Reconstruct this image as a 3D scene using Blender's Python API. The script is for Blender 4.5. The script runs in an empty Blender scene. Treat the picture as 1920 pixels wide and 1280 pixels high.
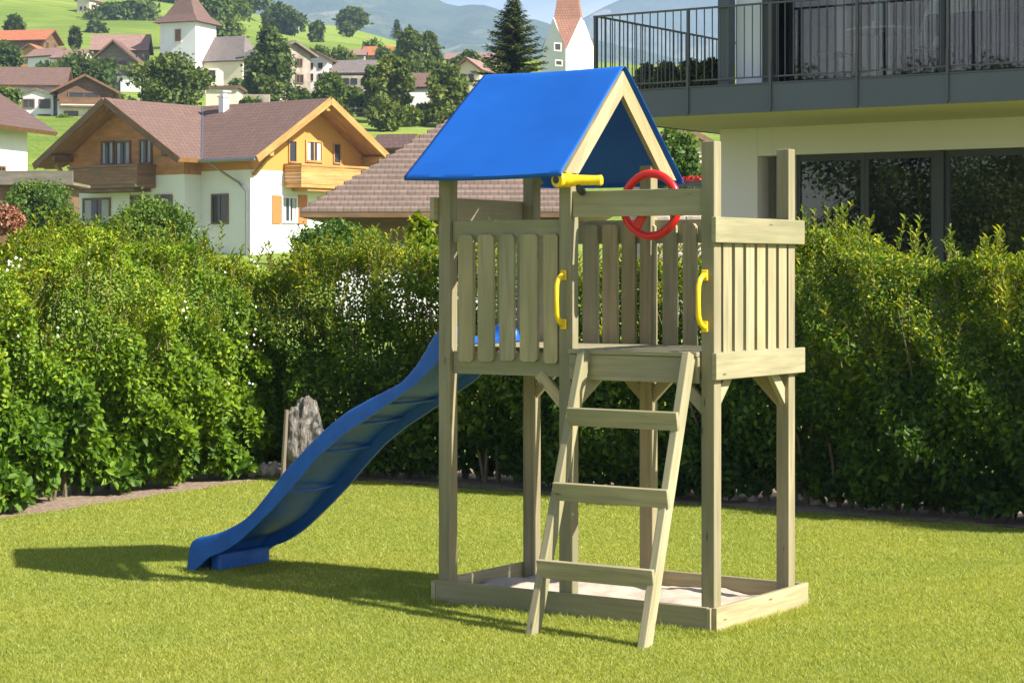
import bpy, bmesh, math, random
import numpy as np
from mathutils import Vector, Matrix
R = math.radians
S = bpy.context.scene
COL = S.collection
rnd = random.Random(7)
NR = np.random.default_rng(11)

# ------------------------------------------------------------------ camera, sky, sun, exposure
F = 3943.0                      # focal length in photo pixels (1920 wide)
CX, HY, CAMZ = 960.0, 505.0, 1.7
cam = bpy.data.objects.new("camera", bpy.data.cameras.new("camera"))
COL.objects.link(cam)
cam.location = (0, 0, CAMZ); cam.rotation_euler = (R(90), 0, 0)
cam.data.sensor_width = 36; cam.data.lens = F/1920*36
cam.data.shift_y = -(640-HY)/1920
cam.data.clip_start = 0.1; cam.data.clip_end = 20000
S.camera = cam
SUN_EL, SUN_AZ = R(39.5), R(-33.9+4.5)      # azimuth measured from +X, counter-clockwise
sdir = Vector((math.cos(SUN_AZ)*math.cos(SUN_EL), math.sin(SUN_AZ)*math.cos(SUN_EL), math.sin(SUN_EL)))
w = bpy.data.worlds.new("World"); S.world = w; w.use_nodes = True
nt = w.node_tree
sky = nt.nodes.new("ShaderNodeTexSky"); sky.sky_type = 'NISHITA'; sky.sun_disc = False
sky.sun_elevation = SUN_EL; sky.sun_rotation = math.atan2(sdir.x, sdir.y)
sky.air_density = 1.0; sky.dust_density = 1.5; sky.altitude = 600
# bright summer cumulus low over the mountains, as part of the sky
_tc = nt.nodes.new("ShaderNodeTexCoord"); _mp = nt.nodes.new("ShaderNodeMapping"); _mp.inputs["Scale"].default_value = (1.3, 1.3, 4.5)
nt.links.new(_tc.outputs["Generated"], _mp.inputs[0])
_n = nt.nodes.new("ShaderNodeTexNoise"); _n.inputs["Scale"].default_value = 3.0; _n.inputs["Detail"].default_value = 9; _n.inputs["Roughness"].default_value = 0.58
nt.links.new(_mp.outputs[0], _n.inputs["Vector"])
_r = nt.nodes.new("ShaderNodeValToRGB"); _r.color_ramp.elements[0].position = 0.40; _r.color_ramp.elements[1].position = 0.60
nt.links.new(_n.outputs["Fac"], _r.inputs[0])
_sx = nt.nodes.new("ShaderNodeSeparateXYZ"); nt.links.new(_tc.outputs["Generated"], _sx.inputs[0])
_e = nt.nodes.new("ShaderNodeMapRange"); _e.inputs[1].default_value = 0.16; _e.inputs[2].default_value = 0.45; _e.inputs[3].default_value = 1; _e.inputs[4].default_value = 0
nt.links.new(_sx.outputs["Z"], _e.inputs[0])
_m = nt.nodes.new("ShaderNodeMath"); _m.operation = 'MULTIPLY'; nt.links.new(_r.outputs[0], _m.inputs[0]); nt.links.new(_e.outputs[0], _m.inputs[1])
_x = nt.nodes.new("ShaderNodeMix"); _x.data_type = 'RGBA'; nt.links.new(_m.outputs[0], _x.inputs[0]); nt.links.new(sky.outputs[0], _x.inputs[6]); _x.inputs[7].default_value = (8.5, 8.7, 9.2, 1)
nt.links.new(_x.outputs[2], nt.nodes["Background"].inputs[0])
nt.nodes["Background"].inputs[1].default_value = 0.075
sun = bpy.data.objects.new("sun", bpy.data.lights.new("sun", 'SUN')); COL.objects.link(sun)
sun.data.energy = 5.0; sun.data.angle = R(0.5); sun.data.color = (1, 0.945, 0.85)
sun.rotation_euler = (-sdir).to_track_quat('-Z', 'Y').to_euler()
sun.location = (10, -10, 20)
S.view_settings.view_transform = 'Standard'; S.view_settings.look = 'None'
S.view_settings.exposure = 1.2; S.view_settings.gamma = 1
S.render.engine = 'CYCLES'
S.cycles.max_bounces = 8; S.cycles.transparent_max_bounces = 12; S.cycles.volume_bounces = 0
S.cycles.diffuse_bounces = 2; S.cycles.glossy_bounces = 3
S.cycles.volume_step_rate = 5

# ------------------------------------------------------------------ materials
def new_mat(name):
    m = bpy.data.materials.new(name); m.use_nodes = True
    return m, m.node_tree, m.node_tree.nodes["Principled BSDF"]
def N(nt, t, **k):
    n = nt.nodes.new(t)
    for a, b in k.items():
        if a.startswith("_"): n.inputs[a[1:].replace("_", " ")].default_value = b
        else: setattr(n, a, b)
    return n
def ramp(nt, fac, stops):
    r = nt.nodes.new("ShaderNodeValToRGB")
    e = r.color_ramp.elements
    while len(e) < len(stops): e.new(0.5)
    for i, (p, c) in enumerate(stops):
        e[i].position = p; e[i].color = (*c, 1)
    nt.links.new(fac, r.inputs[0]); return r.outputs[0]
def mixc(nt, fac, a, b, mode='MIX'):
    m = nt.nodes.new("ShaderNodeMix"); m.data_type = 'RGBA'; m.blend_type = mode
    for sock, v in ((m.inputs[0], fac), (m.inputs[6], a), (m.inputs[7], b)):
        if hasattr(v, "links") or hasattr(v, "is_linked"): nt.links.new(v, sock)
        else: sock.default_value = v if isinstance(v, (int, float)) else (*v, 1)
    return m.outputs[2]
def coords(nt, kind="Object", scale=(1, 1, 1)):
    t = nt.nodes.new("ShaderNodeTexCoord"); m = nt.nodes.new("ShaderNodeMapping")
    m.inputs["Scale"].default_value = scale
    if kind == "World":
        g = nt.nodes.new("ShaderNodeNewGeometry"); nt.links.new(g.outputs["Position"], m.inputs[0])
    else: nt.links.new(t.outputs[kind], m.inputs[0])
    return m.outputs[0]
def noise(nt, vec, scale, detail=4, rough=0.55, out="Fac"):
    n = nt.nodes.new("ShaderNodeTexNoise")
    n.inputs["Scale"].default_value = scale; n.inputs["Detail"].default_value = detail
    n.inputs["Roughness"].default_value = rough
    nt.links.new(vec, n.inputs["Vector"]); return n.outputs[out]
def bump(nt, bsdf, h, strength=0.3, dist=0.01):
    b = nt.nodes.new("ShaderNodeBump"); b.inputs["Strength"].default_value = strength
    b.inputs["Distance"].default_value = dist
    nt.links.new(h, b.inputs["Height"]); nt.links.new(b.outputs[0], bsdf.inputs["Normal"])

def wood_mat(name, c0, c1, c2, rough=0.65, gs=(3, 45, 1), knots=True):
    m, nt, b = new_mat(name)
    v = coords(nt, "UV", gs)
    n1 = noise(nt, v, 1.0, 6, 0.6)
    n2 = noise(nt, coords(nt, "UV", (0.8, 2.2, 1)), 1.3, 3)
    col = ramp(nt, n1, [(0.3, c0), (0.52, c1), (0.75, c2)])
    col = mixc(nt, ramp(nt, n2, [(0.35, (0, 0, 0)), (0.7, (1, 1, 1))]), col, (c1[0]*.60, c1[1]*.66, c1[2]*.60))
    at = N(nt, "ShaderNodeAttribute", attribute_name="rnd")
    tint = ramp(nt, at.outputs["Fac"], [(0, (0.78, 0.80, 0.76)), (0.5, (1, 1, 1)), (1, (1.08, 0.98, 0.84))])
    col = mixc(nt, 1.0, col, tint, 'MULTIPLY')
    if knots:
        vo = N(nt, "ShaderNodeTexVoronoi"); vo.inputs["Scale"].default_value = 1.0
        nt.links.new(coords(nt, "UV", (3.1, 14, 1)), vo.inputs["Vector"])
        k = ramp(nt, vo.outputs["Distance"], [(0.03, (1, 1, 1)), (0.09, (0, 0, 0))])
        col = mixc(nt, k, col, tuple(x*0.35 for x in c0))
    nt.links.new(col, b.inputs["Base Color"]); b.inputs["Roughness"].default_value = rough
    bump(nt, b, n1, 0.25, 0.004)
    return m
def plain(name, c, rough=0.6, var=0.12, scale=3.0, bs=0.1, metallic=0, kind="World"):
    m, nt, b = new_mat(name)
    n = noise(nt, coords(nt, kind), scale, 6, 0.6)
    col = ramp(nt, n, [(0.25, tuple(x*(1-var) for x in c)), (0.75, tuple(min(1, x*(1+var)) for x in c))])
    nt.links.new(col, b.inputs["Base Color"]); b.inputs["Roughness"].default_value = rough
    b.inputs["Metallic"].default_value = metallic
    if bs: bump(nt, b, noise(nt, coords(nt, kind), scale*12, 4), bs, 0.01)
    return m
def plastic(name, c, rough=0.38):
    m, nt, b = new_mat(name)
    n = noise(nt, coords(nt, "Object"), 9.0, 5)
    col = ramp(nt, n, [(0.3, tuple(x*0.8 for x in c)), (0.62, tuple(min(1, x*1.08) for x in c)), (0.8, tuple(min(1, x*1.15+.02) for x in c))])
    nt.links.new(col, b.inputs["Base Color"])
    r = nt.nodes.new("ShaderNodeMapRange"); r.inputs[3].default_value = rough-0.06; r.inputs[4].default_value = rough+0.15
    nt.links.new(noise(nt, coords(nt, "Object"), 30.0, 4), r.inputs[0]); nt.links.new(r.outputs[0], b.inputs["Roughness"])
    bump(nt, b, noise(nt, coords(nt, "Object"), 160.0, 3), 0.06, 0.002)
    return m
def tile_mat(name, c, w_=0.25, h_=0.3, var=0.2, mortar=0.45):
    m, nt, b = new_mat(name)
    br = N(nt, "ShaderNodeTexBrick")
    br.inputs["Scale"].default_value = 1.0
    br.inputs["Brick Width"].default_value = w_; br.inputs["Row Height"].default_value = h_
    br.inputs["Mortar Size"].default_value = 0.018; br.inputs["Mortar Smooth"].default_value = 0.3
    br.inputs["Color1"].default_value = (*[x*(1+var*.5) for x in c], 1)
    br.inputs["Color2"].default_value = (*[x*(1-var*.6) for x in c], 1)
    br.inputs["Mortar"].default_value = (*[x*mortar for x in c], 1)
    uv = coords(nt, "UV"); nt.links.new(uv, br.inputs["Vector"])
    n = noise(nt, uv, 0.7, 6, 0.65)
    col = mixc(nt, ramp(nt, n, [(0.35, (0, 0, 0)), (0.75, (.7, .7, .7))]), br.outputs["Color"], tuple(x*0.6+0.03 for x in c))
    nt.links.new(col, b.inputs["Base Color"]); b.inputs["Roughness"].default_value = 0.75
    b.inputs["Specular IOR Level"].default_value = 0.3
    inv = N(nt, "ShaderNodeMath", operation='SUBTRACT'); inv.inputs[0].default_value = 1
    nt.links.new(br.outputs["Fac"], inv.inputs[1])
    bump(nt, b, inv.outputs[0], 0.6, 0.03)
    return m
def leaf_mat(name, stops, trans=0.35, rough=0.45, spec=0.4, wscale=0.8, wtint=(1.25, 1.1, 0.8), ltint=(0.8, 0.85, 0.85)):
    m, nt, b = new_mat(name)
    at = N(nt, "ShaderNodeAttribute", attribute_name="rnd")
    col = ramp(nt, at.outputs["Fac"], stops)
    n = noise(nt, coords(nt, "World"), wscale, 3)
    t = ramp(nt, n, [(0.36, ltint), (0.66, wtint)])
    col = mixc(nt, 1.0, col, t, 'MULTIPLY')
    nt.links.new(col, b.inputs["Base Color"]); b.inputs["Roughness"].default_value = rough
    b.inputs["Specular IOR Level"].default_value = spec
    tr = N(nt, "ShaderNodeBsdfTranslucent")
    c2 = mixc(nt, 1.0, col, (1.5, 1.45, 0.5), 'MULTIPLY'); nt.links.new(c2, tr.inputs[0])
    mx = N(nt, "ShaderNodeMixShader"); mx.inputs[0].default_value = trans
    nt.links.new(b.outputs[0], mx.inputs[1]); nt.links.new(tr.outputs[0], mx.inputs[2])
    nt.links.new(mx.outputs[0], nt.nodes["Material Output"].inputs[0])
    return m
def glass_mat(name, tint=(0.55, 0.6, 0.6), ior=1.9, rough=0.01):
    m, nt, b = new_mat(name); nt.nodes.remove(b)
    t = N(nt, "ShaderNodeBsdfTransparent"); t.inputs[0].default_value = (*tint, 1)
    g = N(nt, "ShaderNodeBsdfGlossy"); g.inputs["Roughness"].default_value = rough
    fr = N(nt, "ShaderNodeFresnel"); fr.inputs[0].default_value = ior
    bp = N(nt, "ShaderNodeBump"); bp.inputs["Strength"].default_value = 0.04; bp.inputs["Distance"].default_value = 0.05
    nt.links.new(noise(nt, coords(nt, "Object"), 0.9, 2), bp.inputs["Height"])
    nt.links.new(bp.outputs[0], g.inputs["Normal"])
    mx = N(nt, "ShaderNodeMixShader"); nt.links.new(fr.outputs[0], mx.inputs[0])
    nt.links.new(t.outputs[0], mx.inputs[1]); nt.links.new(g.outputs[0], mx.inputs[2])
    nt.links.new(mx.outputs[0], nt.nodes["Material Output"].inputs[0])
    return m

M = {}
M['pine'] = wood_mat('pine', (0.26, 0.22, 0.125), (0.395, 0.335, 0.20), (0.49, 0.415, 0.255), gs=(2.5, 38, 1))
M['pine_post'] = wood_mat('pine_post', (0.20, 0.165, 0.095), (0.31, 0.26, 0.155), (0.40, 0.335, 0.205), gs=(2.2, 34, 1))
M['blue'] = plastic('blue_plastic', (0.012, 0.105, 0.42))
M['red'] = plastic('red_plastic', (0.62, 0.012, 0.012), 0.3)
M['yellow'] = plastic('yellow_plastic', (0.85, 0.55, 0.01), 0.35)
M['dark_plastic'] = plastic('dark_plastic', (0.03, 0.035, 0.05), 0.4)
M['larch'] = wood_mat('larch', (0.42, 0.20, 0.06), (0.58, 0.30, 0.09), (0.70, 0.40, 0.14), gs=(1, 7, 1), knots=False)
M['old_larch'] = wood_mat('old_larch', (0.13, 0.065, 0.03), (0.21, 0.11, 0.055), (0.30, 0.17, 0.09), gs=(1, 7, 1), knots=False)
M['brown_timber'] = wood_mat('brown_timber', (0.40, 0.17, 0.06), (0.54, 0.245, 0.09), (0.64, 0.32, 0.13), gs=(1, 5, 1), knots=False)
M['balcony_brown'] = wood_mat('balcony_brown', (0.20, 0.095, 0.045), (0.28, 0.14, 0.07), (0.38, 0.20, 0.10), gs=(1, 7, 1), knots=False)
M['grey_wood'] = wood_mat('grey_wood', (0.13, 0.10, 0.085), (0.22, 0.18, 0.15), (0.32, 0.27, 0.22), gs=(1, 7, 1), knots=False)
M['white'] = plain('white_render', (0.78, 0.77, 0.74), 0.85, 0.06, 0.5, 0.15)
M['cream'] = plain('cream_render', (0.72, 0.62, 0.46), 0.85, 0.08, 0.5, 0.15)
M['ochre'] = plain('ochre_render', (0.56, 0.255, 0.055), 0.85, 0.08, 0.5, 0.15)
M['stone'] = plain('rough_stone', (0.34, 0.28, 0.23), 0.9, 0.5, 1.3, 0.8)
M['pale_stone'] = plain('pale_stone', (0.50, 0.40, 0.36), 0.85, 0.3, 5.0, 0.7)
M['beige_render'] = plain('beige_render', (0.76, 0.59, 0.52), 0.85, 0.05, 0.4, 0.1)
M['house_white'] = plain('house_white', (0.76, 0.66, 0.71), 0.8, 0.04, 0.4, 0.08)
M['anthracite'] = plain('anthracite', (0.085, 0.092, 0.11), 0.42, 0.1, 0.8, 0.02)
M['rail_metal'] = plain('rail_metal', (0.10, 0.095, 0.095), 0.4, 0.1, 2, 0.0, 0.5)
M['dark_frame'] = plain('dark_frame', (0.035, 0.035, 0.038), 0.45, 0.1, 2, 0.0)
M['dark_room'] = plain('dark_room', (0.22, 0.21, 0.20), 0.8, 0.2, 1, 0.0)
M['dark_pane'] = plain('dark_pane', (0.03, 0.032, 0.035), 0.08, 0.3, 0.6, 0.0)
M['curtain'] = plain('curtain', (0.42, 0.42, 0.40), 0.9, 0.1, 2, 0.0)
M['navy'] = plain('navy_fabric', (0.02, 0.025, 0.06), 0.8, 0.1, 8, 0.2)
M['glass'] = glass_mat('glass', (0.86, 0.89, 0.88), 1.6)
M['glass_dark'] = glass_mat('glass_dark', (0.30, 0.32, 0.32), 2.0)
M['gutter'] = plain('gutter_metal', (0.30, 0.30, 0.32), 0.35, 0.1, 2, 0.0, 0.8)
M['tile_brown'] = tile_mat('tile_brown', (0.18, 0.105, 0.08), 0.26, 0.30)
M['tile_dark'] = tile_mat('tile_dark', (0.14, 0.08, 0.066), 0.26, 0.30)
M['tile_red'] = tile_mat('tile_red', (0.52, 0.17, 0.075), 0.3, 0.35)
M['tile_grey'] = tile_mat('tile_grey', (0.21, 0.17, 0.155), 0.3, 0.35)
M['tile_pink'] = tile_mat('tile_pink', (0.34, 0.20, 0.16), 0.3, 0.35)
M['spire_red'] = tile_mat('spire_red', (0.42, 0.20, 0.14), 0.2, 0.22)
M['shingle'] = tile_mat('shingle', (0.225, 0.16, 0.13), 0.2, 0.5, 0.22, 0.75)
M['bark'] = plain('bark', (0.10, 0.075, 0.055), 0.9, 0.35, 8, 0.8)
M['stem'] = plain('stem', (0.13, 0.10, 0.06), 0.85, 0.3, 20, 0.5)
M['sand'] = plain('sand', (0.47, 0.375, 0.29), 0.95, 0.2, 9, 0.5)
M['orange_shutter'] = plain('orange_shutter', (0.50, 0.17, 0.04), 0.6, 0.08, 2, 0)
M['geranium'] = plain('geranium', (0.6, 0.02, 0.03), 0.6, 0.2, 20, 0)
M['white_metal'] = plain('white_metal', (0.7, 0.7, 0.72), 0.4, 0.05, 2, 0)
M['panel_white'] = plain('panel_white', (0.80, 0.79, 0.88), 0.5, 0.03, 0.4, 0.03)
M['fleck_white'] = plain('fleck_white', (0.85, 0.84, 0.80), 0.6, 0.08, 20, 0)
M['copper'] = plain('copper_leaf', (0.30, 0.12, 0.06), 0.6, 0.3, 3, 0)

# canopy fabric: blue coated tarpaulin with soft creases
m, nt, b = new_mat('canopy_fabric')
nt.links.new(ramp(nt, noise(nt, coords(nt, "Object"), 3.0, 3), [(0.3, (0.008, 0.105, 0.45)), (0.7, (0.010, 0.12, 0.51))]), b.inputs["Base Color"])
b.inputs["Roughness"].default_value = 0.55; b.inputs["Specular IOR Level"].default_value = 0.35
wv = N(nt, "ShaderNodeTexNoise"); wv.inputs["Scale"].default_value = 1.0; wv.inputs["Detail"].default_value = 2
mp = coords(nt, "Object", (3.0, 7.0, 1.2)); nt.links.new(mp, wv.inputs["Vector"])
bump(nt, b, wv.outputs["Fac"], 0.3, 0.025)
_tl = N(nt, "ShaderNodeBsdfTranslucent"); _tl.inputs[0].default_value = (0.02, 0.08, 0.62, 1)
_ms = N(nt, "ShaderNodeMixShader"); _ms.inputs[0].default_value = 0.16
nt.links.new(b.outputs[0], _ms.inputs[1]); nt.links.new(_tl.outputs[0], _ms.inputs[2]); nt.links.new(_ms.outputs[0], nt.nodes["Material Output"].inputs[0])
M['canopy'] = m

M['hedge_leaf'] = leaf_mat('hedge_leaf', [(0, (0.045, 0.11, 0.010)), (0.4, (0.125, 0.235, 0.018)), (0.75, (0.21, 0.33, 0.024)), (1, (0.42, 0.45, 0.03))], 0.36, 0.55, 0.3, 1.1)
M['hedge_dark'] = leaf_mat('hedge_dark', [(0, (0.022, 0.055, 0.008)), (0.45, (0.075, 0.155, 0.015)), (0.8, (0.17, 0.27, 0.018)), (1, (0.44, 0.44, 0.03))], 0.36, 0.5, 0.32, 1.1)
M['shoot_leaf'] = leaf_mat('shoot_leaf', [(0, (0.11, 0.19, 0.012)), (0.6, (0.24, 0.31, 0.018)), (1, (0.36, 0.36, 0.03))], 0.4, 0.45, 0.4)
M['bright_leaf'] = leaf_mat('bright_leaf', [(0, (0.05, 0.11, 0.02)), (0.6, (0.11, 0.19, 0.03)), (1, (0.22, 0.28, 0.05))], 0.3, 0.5, 0.3)
M['tree_leaf'] = leaf_mat('tree_leaf', [(0, (0.045, 0.075, 0.018)), (0.6, (0.10, 0.15, 0.035)), (1, (0.19, 0.23, 0.06))], 0.3, 0.6, 0.2, 0.07, (1.5, 1.3, 1.0))
M['light_tree'] = leaf_mat('light_tree', [(0, (0.06, 0.10, 0.02)), (0.6, (0.14, 0.20, 0.04)), (1, (0.24, 0.29, 0.06))], 0.3, 0.6, 0.2, 0.07, (1.3, 1.15, 0.9))
M['needle'] = leaf_mat('needle', [(0, (0.035, 0.06, 0.02)), (0.6, (0.085, 0.12, 0.035)), (1, (0.19, 0.21, 0.06))], 0.15, 0.6, 0.2, 0.6)
M['grass_blade'] = leaf_mat('grass_blade', [(0, (0.20, 0.25, 0.04)), (0.5, (0.355, 0.385, 0.08)), (0.9, (0.44, 0.46, 0.12)), (1, (0.58, 0.54, 0.30))], 0.45, 0.6, 0.15, 1.1, (1.07, 1.03, 1.0), (0.93, 0.97, 0.95))

# terrain: meadow with mown streaks
m, nt, b = new_mat('meadow')
v = coords(nt, "World"); n1 = noise(nt, v, 0.035, 5); n2 = noise(nt, coords(nt, "World", (0.25, 1.6, 0.6)), 0.5, 5); n3 = noise(nt, v, 2.5, 4)
col = ramp(nt, n1, [(0.3, (0.15, 0.22, 0.03)), (0.55, (0.25, 0.32, 0.05)), (0.75, (0.32, 0.37, 0.08))])
col = mixc(nt, ramp(nt, n2, [(0.4, (0, 0, 0)), (0.65, (.6, .6, .6))]), col, (0.06, 0.13, 0.015))
col = mixc(nt, ramp(nt, n3, [(0.45, (0, 0, 0)), (0.7, (.5, .5, .5))]), col, (0.23, 0.26, 0.06))
nt.links.new(col, b.inputs["Base Color"]); b.inputs["Roughness"].default_value = 0.95; b.inputs["Specular IOR Level"].default_value = 0.1
bump(nt, b, n3, 0.6, 0.3)
M['meadow'] = m
m, nt, b = new_mat('lawn_soil')
n1 = noise(nt, coords(nt, "World"), 14, 5)
nt.links.new(ramp(nt, n1, [(0.3, (0.17, 0.21, 0.03)), (0.7, (0.28, 0.32, 0.06))]), b.inputs["Base Color"]); b.inputs["Roughness"].default_value = 1
bump(nt, b, n1, 0.8, 0.03)
M['lawn_soil'] = m
m, nt, b = new_mat('mulch')
n1 = noise(nt, coords(nt, "World"), 30, 6, 0.7)
nt.links.new(ramp(nt, n1, [(0.3, (0.12, 0.08, 0.055)), (0.5, (0.34, 0.24, 0.17)), (0.75, (0.52, 0.40, 0.30))]), b.inputs["Base Color"]); b.inputs["Roughness"].default_value = 1
bump(nt, b, n1, 1.0, 0.04)
M['mulch'] = m
m, nt, b = new_mat('mountain_forest')
v = coords(nt, "World"); n1 = noise(nt, v, 0.0035, 8, 0.65); n2 = noise(nt, coords(nt, "World", (1, 1, 0.5)), 0.02, 8, 0.7)
col = ramp(nt, n2, [(0.3, (0.03, 0.055, 0.035)), (0.6, (0.08, 0.11, 0.06))])
col = mixc(nt, ramp(nt, n1, [(0.52, (0, 0, 0)), (0.60, (1, 1, 1))]), col, (0.24, 0.25, 0.14))
n4 = noise(nt, coords(nt, "World", (1, 1, 2.5)), 0.006, 8, 0.7)
col = mixc(nt, ramp(nt, n4, [(0.62, (0, 0, 0)), (0.66, (1, 1, 1))]), col, (0.42, 0.38, 0.32))
nt.links.new(col, b.inputs["Base Color"]); b.inputs["Roughness"].default_value = 1; b.inputs["Specular IOR Level"].default_value = 0
bump(nt, b, n2, 1.0, 12)
M['mountain'] = m

# ------------------------------------------------------------------ builders
def tag(o, label=None, cat=None, group=None, kind=None):
    if label: o["label"] = label
    if cat: o["category"] = cat
    if group: o["group"] = group
    if kind: o["kind"] = kind
    return o
def empty(name, loc, rz=0, parent=None):
    o = bpy.data.objects.new(name, None); COL.objects.link(o)
    o.location = loc; o.rotation_euler = (0, 0, rz); o.empty_display_size = 0.2
    if parent: o.parent = parent
    return o
def thing(name, label, cat, loc, rz=0, group=None):
    return tag(empty(name, loc, rz), label, cat, group)
class MB:
    def __init__(s): s.v = []; s.f = []; s.uv = []; s.r = []
    def poly(s, pts, uvs=None, r=None):
        i = len(s.v); s.v += [tuple(p) for p in pts]; s.f.append(tuple(range(i, i+len(pts))))
        if uvs is None:
            a = Vector(pts[0]); e = (Vector(pts[1])-a)
            nn = e.cross(Vector(pts[-1])-a)
            e = e.normalized() if e.length > 0 else Vector((1, 0, 0)); g = nn.cross(e)
            g = g.normalized() if g.length > 0 else Vector((0, 0, 1))
            uvs = [((Vector(p)-a).dot(e), (Vector(p)-a).dot(g)) for p in pts]
        s.uv += uvs; s.r.append(rnd.random() if r is None else r)
    def obox(s, c, ax, h):
        """box: centre c, three unit axes ax, half sizes h"""
        c = Vector(c); ax = [Vector(a) for a in ax]; r = rnd.random(); ou, ov = rnd.random()*30, rnd.random()*30
        L = max(range(3), key=lambda k: h[k])
        P = {}
        for i in (-1, 1):
            for j in (-1, 1):
                for k in (-1, 1): P[i, j, k] = c+ax[0]*h[0]*i+ax[1]*h[1]*j+ax[2]*h[2]*k
        base = len(s.v); keys = list(P); s.v += [tuple(P[k]) for k in keys]; idx = {k: base+n for n, k in enumerate(keys)}
        for a in range(3):
            for sg in (-1, 1):
                o = [x for x in range(3) if x != a]
                ks = []
                for (m_, n_) in ((-1, -1), (1, -1), (1, 1), (-1, 1)):
                    k = [0, 0, 0]; k[a] = sg; k[o[0]] = m_; k[o[1]] = n_; ks.append(tuple(k))
                nn = (P[ks[1]]-P[ks[0]]).cross(P[ks[2]]-P[ks[0]])
                if nn.dot(ax[a])*sg < 0: ks.reverse()
                s.f.append(tuple(idx[k] for k in ks))
                U, W_ = (L, [x for x in o if x != L][0]) if L in o else (o[0], o[1])
                s.uv += [(k[U]*h[U]+ou, k[W_]*h[W_]+ov+a*3.3) for k in ks]; s.r.append(r)
        return s
    def box(s, x0, x1, y0, y1, z0, z1):
        return s.obox(((x0+x1)/2, (y0+y1)/2, (z0+z1)/2), ((1, 0, 0), (0, 1, 0), (0, 0, 1)),
                      (abs(x1-x0)/2, abs(y1-y0)/2, abs(z1-z0)/2))
    def beam(s, p0, p1, w, t, side=(0, 1, 0)):
        """board from p0 to p1; t = thickness along side, w = the other width"""
        p0, p1 = Vector(p0), Vector(p1); d = (p1-p0); L = d.length; d.normalize()
        sd = Vector(side); sd = (sd-d*sd.dot(d)).normalized(); o = d.cross(sd)
        return s.obox((p0+p1)/2, (d, sd, o), (L/2, t/2, w/2))
    def prism(s, pts, axis_vec):
        """closed polygon pts (list of 3d) extruded by axis_vec"""
        A_ = [Vector(p) for p in pts]; B_ = [p+Vector(axis_vec) for p in A_]; r = rnd.random()
        nn = Vector((0, 0, 0))
        for i in range(len(A_)): nn += A_[i].cross(A_[(i+1) % len(A_)])
        if nn.dot(Vector(axis_vec)) > 0: A_.reverse(); B_.reverse()
        s.poly(A_, r=r); s.poly(B_[::-1], r=r)
        for i in range(len(A_)):
            j = (i+1) % len(A_); s.poly([A_[j], A_[i], B_[i], B_[j]], r=r)
        return s
    def tube(s, path, rad, seg=10, cap=True, closed=False):
        path = [Vector(p) for p in path]; n = len(path)
        if not hasattr(rad, "__len__"): rad = [rad]*n
        base = len(s.v); up = None
        for i, p in enumerate(path):
            if closed: d = path[(i+1) % n]-path[i-1]
            else: d = path[min(i+1, n-1)]-path[max(i-1, 0)]
            d.normalize()
            if up is None:
                up = Vector((0, 0, 1)) if abs(d.z) < 0.9 else Vector((1, 0, 0))
            up = (up-d*up.dot(d)).normalized(); sd = d.cross(up)
            for k in range(seg):
                a = 2*math.pi*k/seg; s.v.append(tuple(p+up*math.cos(a)*rad[i]+sd*math.sin(a)*rad[i]))
        r = rnd.random()
        for i in range(n if closed else n-1):
            for k in range(seg):
                i2 = (i+1) % n; k2 = (k+1) % seg
                s.f.append((base+i*seg+k, base+i2*seg+k, base+i2*seg+k2, base+i*seg+k2))
                s.uv += [(i*.1, k*.05), ((i+1)*.1, k*.05), ((i+1)*.1, (k+1)*.05), (i*.1, (k+1)*.05)]; s.r.append(r)
        if cap and not closed:
            for e, rev in ((0, 0), (n-1, 1)):
                ids = [base+e*seg+k for k in range(seg)]
                if rev: ids.reverse()
                s.f.append(tuple(ids)); s.uv += [(0, 0)]*seg; s.r.append(r)
        return s
    def build(s, name, mat, parent=None, bevel=0, smooth=False, sharp=40, loc=None, fix=False):
        me = bpy.data.meshes.new(name); me.from_pydata(s.v, [], s.f)
        uvl = me.uv_layers.new(name="UVMap"); uvl.data.foreach_set("uv", np.array(s.uv, dtype=np.float32).ravel())
        at = me.attributes.new("rnd", 'FLOAT', 'FACE'); at.data.foreach_set("value", np.array(s.r, dtype=np.float32))
        me.materials.append(mat if not isinstance(mat, str) else M[mat])
        if fix:
            bm = bmesh.new(); bm.from_mesh(me); bmesh.ops.remove_doubles(bm, verts=bm.verts, dist=1e-5)
            bmesh.ops.recalc_face_normals(bm, faces=bm.faces); bm.to_mesh(me); bm.free()
        if smooth:
            me.shade_smooth(); me.set_sharp_from_angle(angle=R(sharp))
        o = bpy.data.objects.new(name, me); COL.objects.link(o)
        if parent: o.parent = parent
        if loc: o.location = loc
        if bevel:
            b = o.modifiers.new("bevel", 'BEVEL'); b.width = bevel; b.segments = 2; b.limit_method = 'ANGLE'
        return o
def part(parent, name, mat, fn, **k):
    mb = MB(); fn(mb); return mb.build(name, mat, parent, **k)
def mesh_np(name, verts, faces_flat, nper, mat, parent=None, rn=None):
    me = bpy.data.meshes.new(name); nf = len(faces_flat)//nper
    me.vertices.add(len(verts)); me.vertices.foreach_set("co", verts.astype(np.float32).ravel())
    me.loops.add(len(faces_flat)); me.loops.foreach_set("vertex_index", faces_flat.astype(np.int32))
    me.polygons.add(nf); me.polygons.foreach_set("loop_start", np.arange(0, nf*nper, nper, dtype=np.int32))
    me.update(calc_edges=True)
    if rn is not None:
        at = me.attributes.new("rnd", 'FLOAT', 'FACE'); at.data.foreach_set("value", rn.astype(np.float32))
    me.materials.append(M[mat] if isinstance(mat, str) else mat)
    o = bpy.data.objects.new(name, me); COL.objects.link(o)
    if parent: o.parent = parent
    return o
def unit(a): return a/np.maximum(np.linalg.norm(a, axis=1, keepdims=True), 1e-9)
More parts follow.
